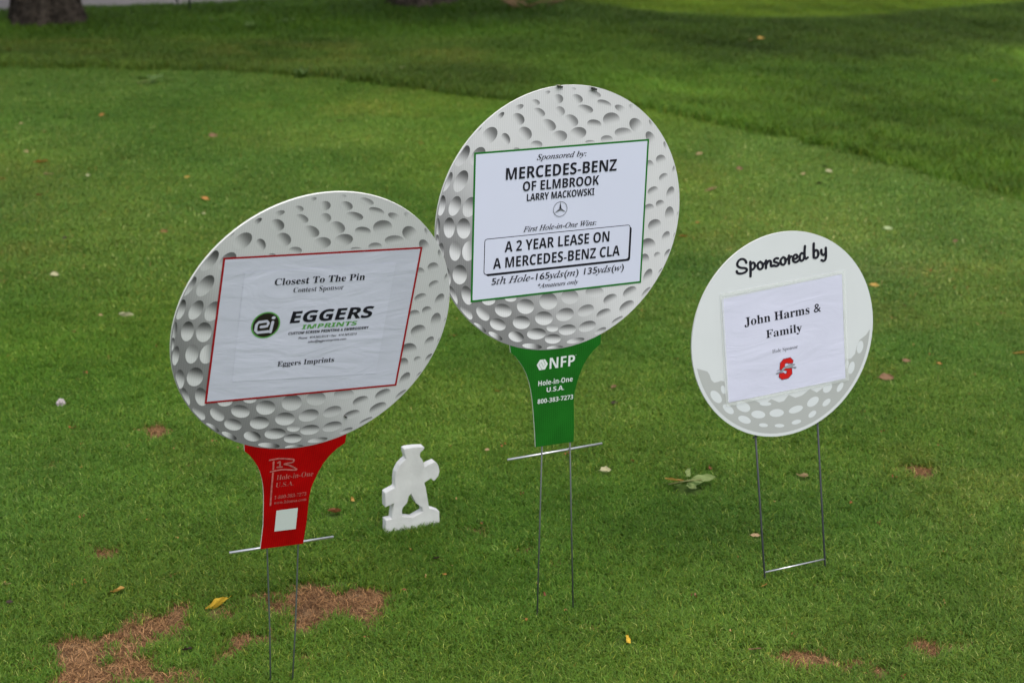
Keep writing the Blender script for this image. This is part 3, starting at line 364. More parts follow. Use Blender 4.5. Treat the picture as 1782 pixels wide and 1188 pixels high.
def sign_root(i):
    p = POSES[i]; r = p['rot']
    mw = Matrix(((r[0][0], r[0][1], r[0][2], p['base'][0]), (r[1][0], r[1][1], r[1][2], p['base'][1]), (r[2][0], r[2][1], r[2][2], p['base'][2]), (0, 0, 0, 1)))
    return empty('golf_ball_sign', mw), p['up']
def rect(x0, z0, x1, z1): return [(x0, z0), (x1, z0), (x1, z1), (x0, z1)]
def ring_frame(name, x0, z0, x1, z1, t, y, material, parent, dz):
    V = [(a, -y, b+dz) for a, b in rect(x0, z0, x1, z1)+rect(x0+t, z0+t, x1-t, z1-t)]
    return new_mesh(name, V, [(k, (k+1) % 4, 4+(k+1) % 4, 4+k) for k in range(4)], material, parent)

def texts(i, root, dz):
    for s, t, st, x0, x1, base, hh, m in LETTERING:
        if s == i:
            tee = base < -.28
            lettering(root, t, st, x0, x1, base, hh, M[m], .0023 if tee else .0038, dz)

def wires(root, i, dz, lines, bar, bar_r=.0024):
    for l in lines: tube('stake_wire', [(l[0][0], .0006, l[0][1]+dz)] + ([(l[1][0], .0006, l[1][1]+dz)] if len(l) == 2 else [(l[1][0], .0006, l[1][1]+dz), tuple((Vector((l[1][0], .0006, l[1][1]+dz))+Vector(l[2]))/2+Vector((0, -.004, 0))), l[2]]), .0016 if i < 2 else .0020, M['wire'] if i < 2 else M['wire_dark'], root)
    tube('crossbar', [(bar[0][0], .0042, bar[0][1]+dz), (bar[1][0], .0042, bar[1][1]+dz)], bar_r, M['rod'], root, 10)

# ---------------------------------------------------------------- setting: the ground
def bnd_y(x, line):
    xs = [p[0] for p in line]; ys = [p[1] for p in line]
    return np.interp(x, xs, ys)
def vnoise(x, y, s, seed=0):
    """smooth value noise, numpy"""
    x = np.asarray(x)*s; y = np.asarray(y)*s; xi = np.floor(x).astype(int); yi = np.floor(y).astype(int)
    fx, fy = x-xi, y-yi; fx = fx*fx*(3-2*fx); fy = fy*fy*(3-2*fy)
    def h(a, b):
        n = (a*374761393 + b*668265263 + seed*1442695041) & 0x7fffffff
        n = ((n ^ (n >> 13))*1274126177) & 0x7fffffff
        return ((n ^ (n >> 16)) & 0xffff)/65535.0
    return (h(xi, yi)*(1-fx)+h(xi+1, yi)*fx)*(1-fy)+(h(xi, yi+1)*(1-fx)+h(xi+1, yi+1)*fx)*fy
def bare_mask(x, y):
    f = np.zeros_like(x)
    wx = x + .045*(vnoise(x, y, 18, 5)-.5) + .02*(vnoise(x, y, 50, 6)-.5); wy = y + .07*(vnoise(x, y, 17, 9)-.5) + .03*(vnoise(x, y, 48, 8)-.5)
    for cx, cy, rx, ry, s in BARE:
        d2 = ((wx-cx)/(rx*1.25))**2 + ((wy-cy)/(ry*1.25))**2
        small = 1.0 if rx > .04 else 1.35
        f = np.maximum(f, s*1.22*small*np.exp(-d2*.62))
    n = .40*vnoise(x, y, 40, 1)+.35*vnoise(x, y, 95, 2)+.45*vnoise(x, y, 14, 3)
    return np.clip((f + (n-.62)*1.05 - .45)*2.6, 0, 1)*(f > .12)
EX = np.array([p[0] for p in EDGE_LINE]); EY = np.array([p[1] for p in EDGE_LINE])
def edge_y(x):
    y = np.interp(x, EX, EY); y = np.where(x < EX[0], EY[0], y); return np.where(x > EX[-1], EY[-1]-(x-EX[-1])*1.7, y)
def road_y(x): return np.interp(x, [-40, -3.1, -2.6, -1.76, -.73, 1.5, 40], [4.2, 10.72, 10.90, 11.08, 11.33, 11.85, 16])
def lines_axis(a, b, fine, lo, hi, k):
    v = list(np.arange(a, b, fine)); s = fine; x = b
    while x < hi: v.append(x); s *= k; x += s
    v.append(hi); s = fine; x = a-fine
    while x > lo: v.insert(0, x); s *= k; x -= s
    v.insert(0, lo); return np.array(v)
gx = lines_axis(-1.6, 1.8, .016, -150, 150, 1.11); gy = lines_axis(2.3, 4.9, .02, -60, 260, 1.05)
X, Y = np.meshgrid(gx, gy); near = (np.abs(X) < 12) & (Y > -4) & (Y < 14)
mask = np.where(near, bare_mask(X, Y), 0)
Z = np.where(near, .004*(vnoise(X, Y, 9, 21)-.5) - .006*mask, 0)
nx, ny = len(gx), len(gy)
verts = np.stack([X, Y, Z], -1).reshape(-1, 3)
idx = np.arange(nx*ny).reshape(ny, nx)
faces = np.stack([idx[:-1, :-1], idx[:-1, 1:], idx[1:, 1:], idx[1:, :-1]], -1).reshape(-1, 4)
me = bpy.data.meshes.new('ground'); me.from_pydata(verts.tolist(), [], faces.tolist()); me.update()
at = me.attributes.new('bare', 'FLOAT', 'POINT'); at.data.foreach_set('value', mask.ravel().astype(np.float32))
me.polygons.foreach_set('use_smooth', [True]*len(me.polygons))
ground = bpy.data.objects.new('ground', me); COL.objects.link(ground); tag(ground, kind='structure')
gm = bpy.data.materials.new('soil and thatch'); gm.use_nodes = True; n = gm.node_tree; L = n.links; b = n.nodes['Principled BSDF']
b.inputs['Roughness'].default_value = .95; b.inputs['Specular IOR Level'].default_value = .15
geo = n.nodes.new('ShaderNodeNewGeometry'); att = n.nodes.new('ShaderNodeAttribute'); att.attribute_name = 'bare'
t1 = n.nodes.new('ShaderNodeTexNoise'); t1.inputs['Scale'].default_value = 60; t1.inputs['Detail'].default_value = 8
t2 = n.nodes.new('ShaderNodeTexNoise'); t2.inputs['Scale'].default_value = 1.4; t2.inputs['Detail'].default_value = 4
for t in (t1, t2): L.new(geo.outputs['Position'], t.inputs['Vector'])
r1 = n.nodes.new('ShaderNodeValToRGB'); r1.color_ramp.elements[0].color = (.055,.032,.018,1); r1.color_ramp.elements[1].color = (.33,.215,.12,1)
r1.color_ramp.elements[0].position = .3; r1.color_ramp.elements[1].position = .68
r2 = n.nodes.new('ShaderNodeValToRGB'); r2.color_ramp.elements[0].color = (.040,.070,.012,1); r2.color_ramp.elements[1].color = (.075,.13,.022,1)
mx = n.nodes.new('ShaderNodeMix'); mx.data_type = 'RGBA'
L.new(t1.outputs['Fac'], r1.inputs[0]); L.new(t2.outputs['Fac'], r2.inputs[0])
L.new(att.outputs['Fac'], mx.inputs[0]); L.new(r2.outputs[0], mx.inputs[6]); L.new(r1.outputs[0], mx.inputs[7]); L.new(mx.outputs[2], b.inputs['Base Color'])
bp = n.nodes.new('ShaderNodeBump'); bp.inputs['Strength'].default_value = .8; bp.inputs['Distance'].default_value = .006
L.new(t1.outputs['Fac'], bp.inputs['Height']); L.new(bp.outputs[0], b.inputs['Normal'])
me.materials.append(gm)

# the road beyond the trees, a sheet with a slightly broken edge
rx = np.linspace(-40, 40, 400); V, F = [], []
for i, x in enumerate(rx):
    y0 = float(road_y(x)) + .03*math.sin(x*3.1)+.02*math.sin(x*7.7)
    V += [(x, y0, .012), (x, y0+6.0, .012)]
    if i: F.append((2*i-2, 2*i, 2*i+1, 2*i-1))
road = new_mesh('road', V, F, mat('worn asphalt road', (.22,.195,.19), .85, noise=(2.2,.18), bump=(90,.6,.01))); tag(road, kind='structure')

# ---------------------------------------------------------------- grass: instanced tufts of real blades
PROTO = bpy.data.collections.new('tuft_sources')
def grass_mat(name, a, c, band=False, trans=.45):
    m = bpy.data.materials.new(name); m.use_nodes = True; n = m.node_tree; L = n.links; b = n.nodes['Principled BSDF']
    geo = n.nodes.new('ShaderNodeNewGeometry')
    t1 = n.nodes.new('ShaderNodeTexNoise'); t1.inputs['Scale'].default_value = .9; t1.inputs['Detail'].default_value = 5; t1.inputs['Roughness'].default_value = .6
    t2 = n.nodes.new('ShaderNodeTexNoise'); t2.inputs['Scale'].default_value = 9; t2.inputs['Detail'].default_value = 4
    if band:
        mp = n.nodes.new('ShaderNodeMapping'); mp.inputs['Rotation'].default_value = (0, 0, math.radians(18)); mp.inputs['Scale'].default_value = (.25, 1.6, 1)
        L.new(geo.outputs['Position'], mp.inputs[0]); L.new(mp.outputs[0], t1.inputs['Vector'])
    else: L.new(geo.outputs['Position'], t1.inputs['Vector'])
    L.new(geo.outputs['Position'], t2.inputs['Vector'])
    oi = n.nodes.new('ShaderNodeObjectInfo')
    ad = n.nodes.new('ShaderNodeMath'); ad.operation = 'MULTIPLY_ADD'; ad.inputs[1].default_value = .40
    L.new(t2.outputs['Fac'], ad.inputs[0]); L.new(t1.outputs['Fac'], ad.inputs[2])
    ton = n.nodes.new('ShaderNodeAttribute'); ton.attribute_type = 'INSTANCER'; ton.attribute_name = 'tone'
    ad2 = n.nodes.new('ShaderNodeMath'); ad2.operation = 'MULTIPLY_ADD'; ad2.inputs[1].default_value = .22
    L.new(oi.outputs['Random'], ad2.inputs[0]); L.new(ad.outputs[0], ad2.inputs[2])
    rp = n.nodes.new('ShaderNodeMapRange'); rp.inputs['From Min'].default_value = .52; rp.inputs['From Max'].default_value = 1.15
    L.new(ad2.outputs[0], rp.inputs['Value'])
    mx = n.nodes.new('ShaderNodeMix'); mx.data_type = 'RGBA'; mx.inputs[6].default_value = (*a, 1); mx.inputs[7].default_value = (*c, 1); L.new(rp.outputs[0], mx.inputs[0])
    at = n.nodes.new('ShaderNodeAttribute'); at.attribute_name = 'tint'
    mu = n.nodes.new('ShaderNodeMix'); mu.data_type = 'RGBA'; mu.blend_type = 'MULTIPLY'; mu.inputs[0].default_value = 1
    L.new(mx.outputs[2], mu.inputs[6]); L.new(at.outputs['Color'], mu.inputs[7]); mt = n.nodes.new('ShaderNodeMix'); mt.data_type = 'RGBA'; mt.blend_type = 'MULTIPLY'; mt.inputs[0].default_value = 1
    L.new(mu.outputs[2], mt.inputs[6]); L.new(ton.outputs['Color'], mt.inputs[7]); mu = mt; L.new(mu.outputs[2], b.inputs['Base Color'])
    b.inputs['Roughness'].default_value = .5; b.inputs['Specular IOR Level'].default_value = .22
    tr = n.nodes.new('ShaderNodeBsdfTranslucent'); L.new(mu.outputs[2], tr.inputs[0])
    ms = n.nodes.new('ShaderNodeMixShader'); ms.inputs[0].default_value = trans
    L.new(b.outputs[0], ms.inputs[1]); L.new(tr.outputs[0], ms.inputs[2]); L.new(ms.outputs[0], n.nodes['Material Output'].inputs[0])
    return m
def tuft(blades, radius, hmin, hmax, wd, lean, material, dry=.06, flat=False):
    V, F, C = [], [], []
    for _ in range(blades):
        a = random.uniform(0, 6.283); r = radius*math.sqrt(random.random()); px, py = r*math.cos(a), r*math.sin(a)
        d = random.uniform(0, 6.283); hgt = random.uniform(hmin, hmax); ln = hgt*random.uniform(lean*.3, lean*1.3)
        wv = wd*random.uniform(.7, 1.3); ux, uy = math.cos(d), math.sin(d); sx, sy = -uy*wv*.5, ux*wv*.5
        q = random.uniform(-.4, .4); tx, ty = -uy*q*ln, ux*q*ln
        if flat: z1, z2 = random.uniform(.001, .004), random.uniform(.001, .006)
        else: z1, z2 = hgt*.62, hgt*random.uniform(.8, 1.0)
        b = len(V)
        V += [(px-sx, py-sy, -.002), (px+sx, py+sy, -.002),
              (px+ux*ln*.42-sx*.9, py+uy*ln*.42-sy*.9, z1), (px+ux*ln*.42+sx*.9, py+uy*ln*.42+sy*.9, z1),
              (px+ux*ln+tx, py+uy*ln+ty, z2)]
        F += [(b, b+1, b+3, b+2), (b+2, b+3, b+4)]
        if flat: c = random.choice([(1,1,1), (.7,.68,.62), (1.25,1.25,1.15), (.42,.36,.30), (.25,.2,.16)])
        elif random.random() < dry: c = random.choice([(3.2,1.9,2.6), (2.6,1.7,2.0), (3.8,2.3,5.5), (1.7,.75,1.1)])
        else: k = random.uniform(.72, 1.25); c = (k*random.uniform(.85,1.25), k, k*random.uniform(.8,1.4))
        C += [c]*5
    me = bpy.data.meshes.new('tuft_source'); me.from_pydata(V, [], F); me.update(); me.materials.append(material)
    ca = me.color_attributes.new('tint', 'FLOAT_COLOR', 'POINT'); ca.data.foreach_set('color', [x for c in C for x in (*c, 1)])
    o = bpy.data.objects.new('tuft_source', me); return o
def scatter(name, pts, scale, srcs, label, cat, tone=None):
    c = bpy.data.collections.new(name + '_sources')
    for s in srcs: c.objects.link(s)
    n = len(pts); me = bpy.data.meshes.new(name); me.vertices.add(n); me.vertices.foreach_set('co', np.asarray(pts, np.float32).ravel())
    a = me.attributes.new('turn', 'FLOAT_VECTOR', 'POINT')
    a.data.foreach_set('vector', np.stack([rng.uniform(-.12, .12, n), rng.uniform(-.12, .12, n), rng.uniform(0, 6.283, n)], -1).astype(np.float32).ravel())
    a = me.attributes.new('size', 'FLOAT', 'POINT'); a.data.foreach_set('value', np.asarray(scale, np.float32))
    a = me.attributes.new('pick', 'INT', 'POINT'); a.data.foreach_set('value', rng.integers(0, len(srcs), n).astype(np.int32))
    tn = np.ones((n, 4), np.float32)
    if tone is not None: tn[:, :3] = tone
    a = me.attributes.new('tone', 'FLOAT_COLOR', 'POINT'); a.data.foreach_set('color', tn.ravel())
    o = bpy.data.objects.new(name, me); COL.objects.link(o)
    g = bpy.data.node_groups.new(name + '_nodes', 'GeometryNodeTree')
    g.interface.new_socket('Geometry', in_out='INPUT', socket_type='NodeSocketGeometry'); g.interface.new_socket('Geometry', in_out='OUTPUT', socket_type='NodeSocketGeometry')
    N = g.nodes; L = g.links; gi = N.new('NodeGroupInput'); go = N.new('NodeGroupOutput')
    ci = N.new('GeometryNodeCollectionInfo'); ci.inputs['Collection'].default_value = c; ci.inputs['Separate Children'].default_value = True; ci.inputs['Reset Children'].default_value = True
    ip = N.new('GeometryNodeInstanceOnPoints'); ip.inputs['Pick Instance'].default_value = True
    def named(nm, t):
        q = N.new('GeometryNodeInputNamedAttribute'); q.data_type = t; q.inputs['Name'].default_value = nm; return q.outputs['Attribute']
    er = N.new('FunctionNodeEulerToRotation'); L.new(named('turn', 'FLOAT_VECTOR'), er.inputs[0])
    L.new(gi.outputs[0], ip.inputs['Points']); L.new(ci.outputs[0], ip.inputs['Instance']); L.new(er.outputs[0], ip.inputs['Rotation'])
    L.new(named('size', 'FLOAT'), ip.inputs['Scale']); L.new(named('pick', 'INT'), ip.inputs['Instance Index']); L.new(ip.outputs[0], go.inputs[0])
    o.modifiers.new('tufts', 'NODES').node_group = g
    tag(o, label, cat, kind='stuff'); return o

def field(y0, y1, dens):
    """points over the strip of ground in view plus a margin each side"""
    P = []
    half = lambda y: .30*y+.45
    n = int(dens*(y1-y0)*(half(y0)+half(y1)))
    y = rng.uniform(y0, y1, n*2); x = rng.uniform(-half(y1), half(y1), n*2); k = np.abs(x) < half(y); x, y = x[k][:n], y[k][:n]
    return x, y
GM = grass_mat('mown grass', GREEN_A, GREEN_B)
RM = grass_mat('rough grass', ROUGH_A, ROUGH_B, band=True)
SM = grass_mat('dead straw', (.26,.130,.055), (.48,.27,.13), trans=.1)
short = [tuft(17, .0165, .006, .0135, .0015, 1.35, GM, .06) for _ in range(12)]
mid = [tuft(80, .055, .006, .012, .0024, 1.5, GM, .05) for _ in range(8)]
rough = [tuft(46, .060, .024, .048, .0032, .85, RM, .05) for _ in range(8)]
straw = [tuft(14, .022, .012, .030, .0012, 1.2, SM, 0, True) for _ in range(6)]
tall = [tuft(22, .026, .014, .028, .0016, 1.0, GM, .03) for _ in range(5)]
def sm(a, b, v): t = np.clip((v-a)/(b-a), 0, 1); return t*t*(3-2*t)
def mown_tone(x, y):
    """turf variety and wear: yellower, paler and bluer drifts of the same mown lawn"""
    T = np.ones((len(x), 3)); n1, n2, n3 = vnoise(x, y, 1.1, 61), vnoise(x, y, 2.7, 62), vnoise(x, y, 7.5, 63)
    T *= (1.03 + .16*(n1-.5) + .14*(n2-.5) + .18*(n3-.5))[:, None]
    T[:, 0] *= 1+.22*(n2-.5); T[:, 2] *= 1-.5*(n1-.5)
    pale = sm(.3, 1.2, x+.0*y)*sm(4.6, 6.0, y); T *= 1+pale[:, None]*np.array([.30, .16, .55])
    yel = np.exp(-((y-4.9)/.7)**2)*sm(.2, -.8, x); T *= 1+yel[:, None]*np.array([.03, .03, -.18])
    T *= (1-.10*sm(3.7, 3.1, y))[:, None]
    T *= (1-.14*sm(7.9, 8.8, y))[:, None]
    worn = sm(.62, .8, vnoise(x, y, 5.2, 64))*sm(.5, .75, vnoise(x, y, 1.7, 65)); T *= 1+worn[:, None]*np.array([.16, .0, .08])
    return T
FX = np.array([p[0] for p in FAR_LINE]); FY = np.array([p[1] for p in FAR_LINE])
def rough_tone(x, y):
    d = y-edge_y(x); fy = np.interp(x, FX, FY); T = np.ones((len(x), 3))
    n1, n2, n3 = vnoise(x, y, 1.3, 71), vnoise(x, y, 3.1, 72), vnoise(x*.35+y*.1, y, 5.0, 73)
    T *= (1 + .3*(n1-.5) + .25*(n2-.5) + .35*(n3-.5))[:, None]
    wr = sm(-.2, .9, x)
    T *= (1 + .12*wr*np.sin(d*2*math.pi/.62 + 2.2*n1 + .6*x))[:, None]
    T *= 1+(wr*sm(2.6, .6, d))[:, None]*np.array([.35, .30, .2])
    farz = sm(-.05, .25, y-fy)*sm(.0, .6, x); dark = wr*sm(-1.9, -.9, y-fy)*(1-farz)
    T *= 1-dark[:, None]*np.array([.32, .36, .32])  # darker rough, with tree shade before the far line put into its tint
    T *= 1+farz[:, None]*np.array([.62, .34, -.05])
    side = sm(2.45, 2.65, x-.15*(y-8.6))*sm(8.2, 8.5, y)*sm(9.7, 9.4, y); T *= 1+side[:, None]*np.array([.8, .75, .6])
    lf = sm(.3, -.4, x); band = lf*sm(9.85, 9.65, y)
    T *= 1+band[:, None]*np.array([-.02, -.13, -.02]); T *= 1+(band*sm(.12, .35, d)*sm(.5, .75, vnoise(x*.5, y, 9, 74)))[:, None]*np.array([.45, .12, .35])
    back = lf*sm(9.75, 10.05, y); T *= 1+back[:, None]*np.array([-.22, -.16, -.38])  # shade under the trees at back left darkened into the grass colour
    shady = np.exp(-((x+.15)/.75)**2)*sm(9.9, 10.5, y); T *= 1-.38*shady[:, None]  # soft tree shade by the second trunk painted into the grass tint
    return T
LX = np.array([l[0] for l in FALLEN_LEAVES]+[SPOTS['sprig'][0], SPOTS['scrap'][0]]); LY = np.array([l[1] for l in FALLEN_LEAVES]+[SPOTS['sprig'][1], SPOTS['scrap'][1]])
LW = np.array([l[2] for l in FALLEN_LEAVES]+[.06, .02])
def clear_of_leaves(x, y):
    """grass pressed down where a leaf lies on it"""
    k = np.ones(len(x), bool)
    for a, b_, w_ in zip(LX, LY, LW): k &= ((x-a)**2 + ((y-b_)*.9)**2) > (w_*.45+.012)**2
    return k
x, y = field(2.1, 5.2, 11500); mk = bare_mask(x, y); keep = (mk < rng.uniform(.02, .6, len(x))) & clear_of_leaves(x, y); x, y, mk = x[keep], y[keep], mk[keep]
scatter('mown_grass', np.stack([x, y, .0015+0*x], -1), .8+.4*vnoise(x, y, 6, 31)+.2*rng.random(len(x)), short, 'fine short mown grass in sharp detail around the sign stakes', 'grass', mown_tone(x, y))
x, y = field(5.1, 9.6, 2000); k = (y < edge_y(x)+.03) & clear_of_leaves(x, y); x, y = x[k], y[k]
scatter('far_mown_grass', np.stack([x, y, 0*x], -1), .85+.35*rng.random(len(x)), mid, 'smooth mown grass stretching back to the darker rough', 'grass', mown_tone(x, y))
x, y = field(5.6, 12.6, 1150); k = (y > edge_y(x)) & (y < road_y(x)-.03) & clear_of_leaves(x, y); x, y = x[k], y[k]
# a shaggy lip where the rough starts, longer again under the trees, short beyond the far line
lip = np.exp(-((y-edge_y(x))/.10)**2); far = np.clip((y-9.75)/.5, 0, 1)*(x < .6); fz = sm(-.05, .2, y-np.interp(x, FX, FY))*(x > .3)
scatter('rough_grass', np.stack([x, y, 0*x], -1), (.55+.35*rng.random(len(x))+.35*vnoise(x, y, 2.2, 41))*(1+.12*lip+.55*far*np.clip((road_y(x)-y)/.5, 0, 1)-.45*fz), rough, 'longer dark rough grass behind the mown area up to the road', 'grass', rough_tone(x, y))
# straw on the bare patches
x, y = field(2.3, 5.0, 9000); mk = bare_mask(x, y); k = mk > rng.uniform(.15, .95, len(x)); x, y = x[k], y[k]
scatter('dead_straw', np.stack([x, y, 0*x], -1), rng.uniform(.6, 1.2, len(x)), straw, 'dry brown dead grass lying on the bare patches', 'dead grass')
# crumbs of dead leaf and pale clippings in the turf
def crumbs(tints, size):
    V, F, C = [], [], []
    for _ in range(3):
        cx, cy = random.uniform(-.006, .006), random.uniform(-.006, .006); b = len(V); c = random.choice(tints); r = size*random.uniform(.6, 1.3)
        for k in range(5):
            a = k*1.2566+random.uniform(-.3, .3); V.append((cx+r*math.cos(a), cy+r*math.sin(a)*.6, .009+random.uniform(0, .006))); C.append(c)
        F.append(tuple(range(b, b+5)))
    me = bpy.data.meshes.new('crumb_source'); me.from_pydata(V, [], F); me.update(); me.materials.append(SM)
    ca = me.color_attributes.new('tint', 'FLOAT_COLOR', 'POINT'); ca.data.foreach_set('color', [q for c in C for q in (*c, 1)])
    return bpy.data.objects.new('crumb_source', me)
cr = [crumbs([(.5,.4,.35), (.9,.6,.4), (.25,.25,.25)], .0030) for _ in range(4)] + [crumbs([(1.7,2.0,2.0), (1.5,1.6,1.0)], .0016) for _ in range(4)]
x, y = field(2.4, 5.6, 26); scatter('leaf_crumbs', np.stack([x, y, 0*x], -1), rng.uniform(.5, 1.3, len(x)), cr, 'tiny crumbs of dead leaf and pale clippings strewn through the near grass', 'leaf litter')
# longer tufts round the bare patches and here and there
px, py = [], []
x, y = field(2.3, 4.8, 1500); mk = bare_mask(x, y); k = (mk > .01) & (mk < .5) & (rng.random(len(x)) < .4); px.append(x[k]); py.append(y[k])
x, y = field(2.3, 5.0, 80); k = clear_of_leaves(x, y); px.append(x[k]); py.append(y[k])
(fx_, fy_, _), fa_ = FIGURE_AT; t_ = rng.uniform(-.01, .135, 26); o_ = rng.uniform(-.024, -.008, 26)
px.append(fx_+t_*math.cos(fa_)-o_*math.sin(fa_)); py.append(fy_+t_*math.sin(fa_)+o_*math.cos(fa_))
for ax, ay in ((.035, 3.165), (.112, 3.205), (.52, 3.35), (.655, 3.41), (-.505, 2.79), (-.45, 2.80)):
    px.append(ax+rng.normal(0, .014, 7)); py.append(ay+rng.normal(0, .014, 7))
x = np.concatenate(px); y = np.concatenate(py)
scatter('long_tufts', np.stack([x, y, 0*x], -1), rng.uniform(.5, 1.0, len(x)), tall, 'longer unmown tufts fringing the bare brown patches', 'grass', mown_tone(x, y)*.95)

# ---------------------------------------------------------------- trees
def tree(x, y, r, height, label, crown_r, seed, lean=(0, 0)):
    random.seed(seed)
    t = empty('tree', Matrix.Translation((x, y, 0))); tag(t, label, 'tree', 'trees at the edge of the road')
    seg, rows = 120, 90; V, F = [], []
    for j in range(rows+1):
        z = height*(j/rows)**1.6
        for k in range(seg):
            a = 2*math.pi*k/seg
            flare = 1 + .45*math.exp(-z/.13)*(1+.5*math.sin(a*4+seed)) + .10*math.exp(-z/.6)
            rr = r*flare*(1-.45*z/height)
            ridge = abs(math.sin(a*9 + 1.1*math.sin(z*4.1+a*2) + .7*math.sin(z*11+seed)))**.6
            rr *= .84 + .20*ridge + .02*math.sin(a*37+z*41) + .03*math.sin(a*3+z*1.2+seed)
            V.append((rr*math.cos(a)+lean[0]*z, rr*math.sin(a)+lean[1]*z, z-.03))
        if j: F += [((j-1)*seg+k, (j-1)*seg+(k+1) % seg, j*seg+(k+1) % seg, j*seg+k) for k in range(seg)]
    new_mesh('trunk', V, F, M['bark'], t, True)
    top = Vector((lean[0]*height, lean[1]*height, height))
    ends = []
    for k in range(7):
        a = k*2*math.pi/7+random.uniform(-.3, .3); st = top*(.72+.04*k)
        ln = crown_r*random.uniform(.6, .95); d = Vector((math.cos(a), math.sin(a), random.uniform(.35, .9)))
        pts = [st + d*ln*q + Vector((0, 0, .25*q*q*ln)) for q in (0, .25, .5, .75, 1)]
        tube('limb', pts, [r*.4, r*.3, r*.2, r*.12, r*.05], M['bark'], t); ends += pts[2:]
    V, F = [], []
    for c in ends:
        for _ in range(240):
            d = Vector((random.gauss(0, 1), random.gauss(0, 1), random.gauss(0, .7)))*crown_r*.24
            p = c+d; s = random.uniform(.06, .13); u = Vector((random.gauss(0, 1), random.gauss(0, 1), random.gauss(0, .6))).normalized(); v = u.orthogonal().normalized()
            b = len(V); V += [p-u*s, p+v*s*.45, p+u*s, p-v*s*.45]; F.append((b, b+1, b+2, b+3))
    new_mesh('crown', V, F, M['foliage'], t)
    return t
SP = SPOTS
tree(*SP['tree_a'], .168, 3.4, 'thick grey brown trunk at far left, rooted in the long grass before the road', 2.2, 3, (-.02, 0))
tree(SP['tree_b'][0], SP['tree_b'][1]-.28, .150, 3.6, 'tree whose trunk base just shows at the top edge left of centre', 2.2, 8)

# ---------------------------------------------------------------- the three signs
GRP = 'golf ball signs on wire stakes'
LABELS = ['nearest round golf ball sign on a red tee, with a red bordered notice', 'tallest round golf ball sign on a green tee, with a green bordered notice',
          'smaller pale round sign with grey dimples and a plain paper, on bare wire legs']
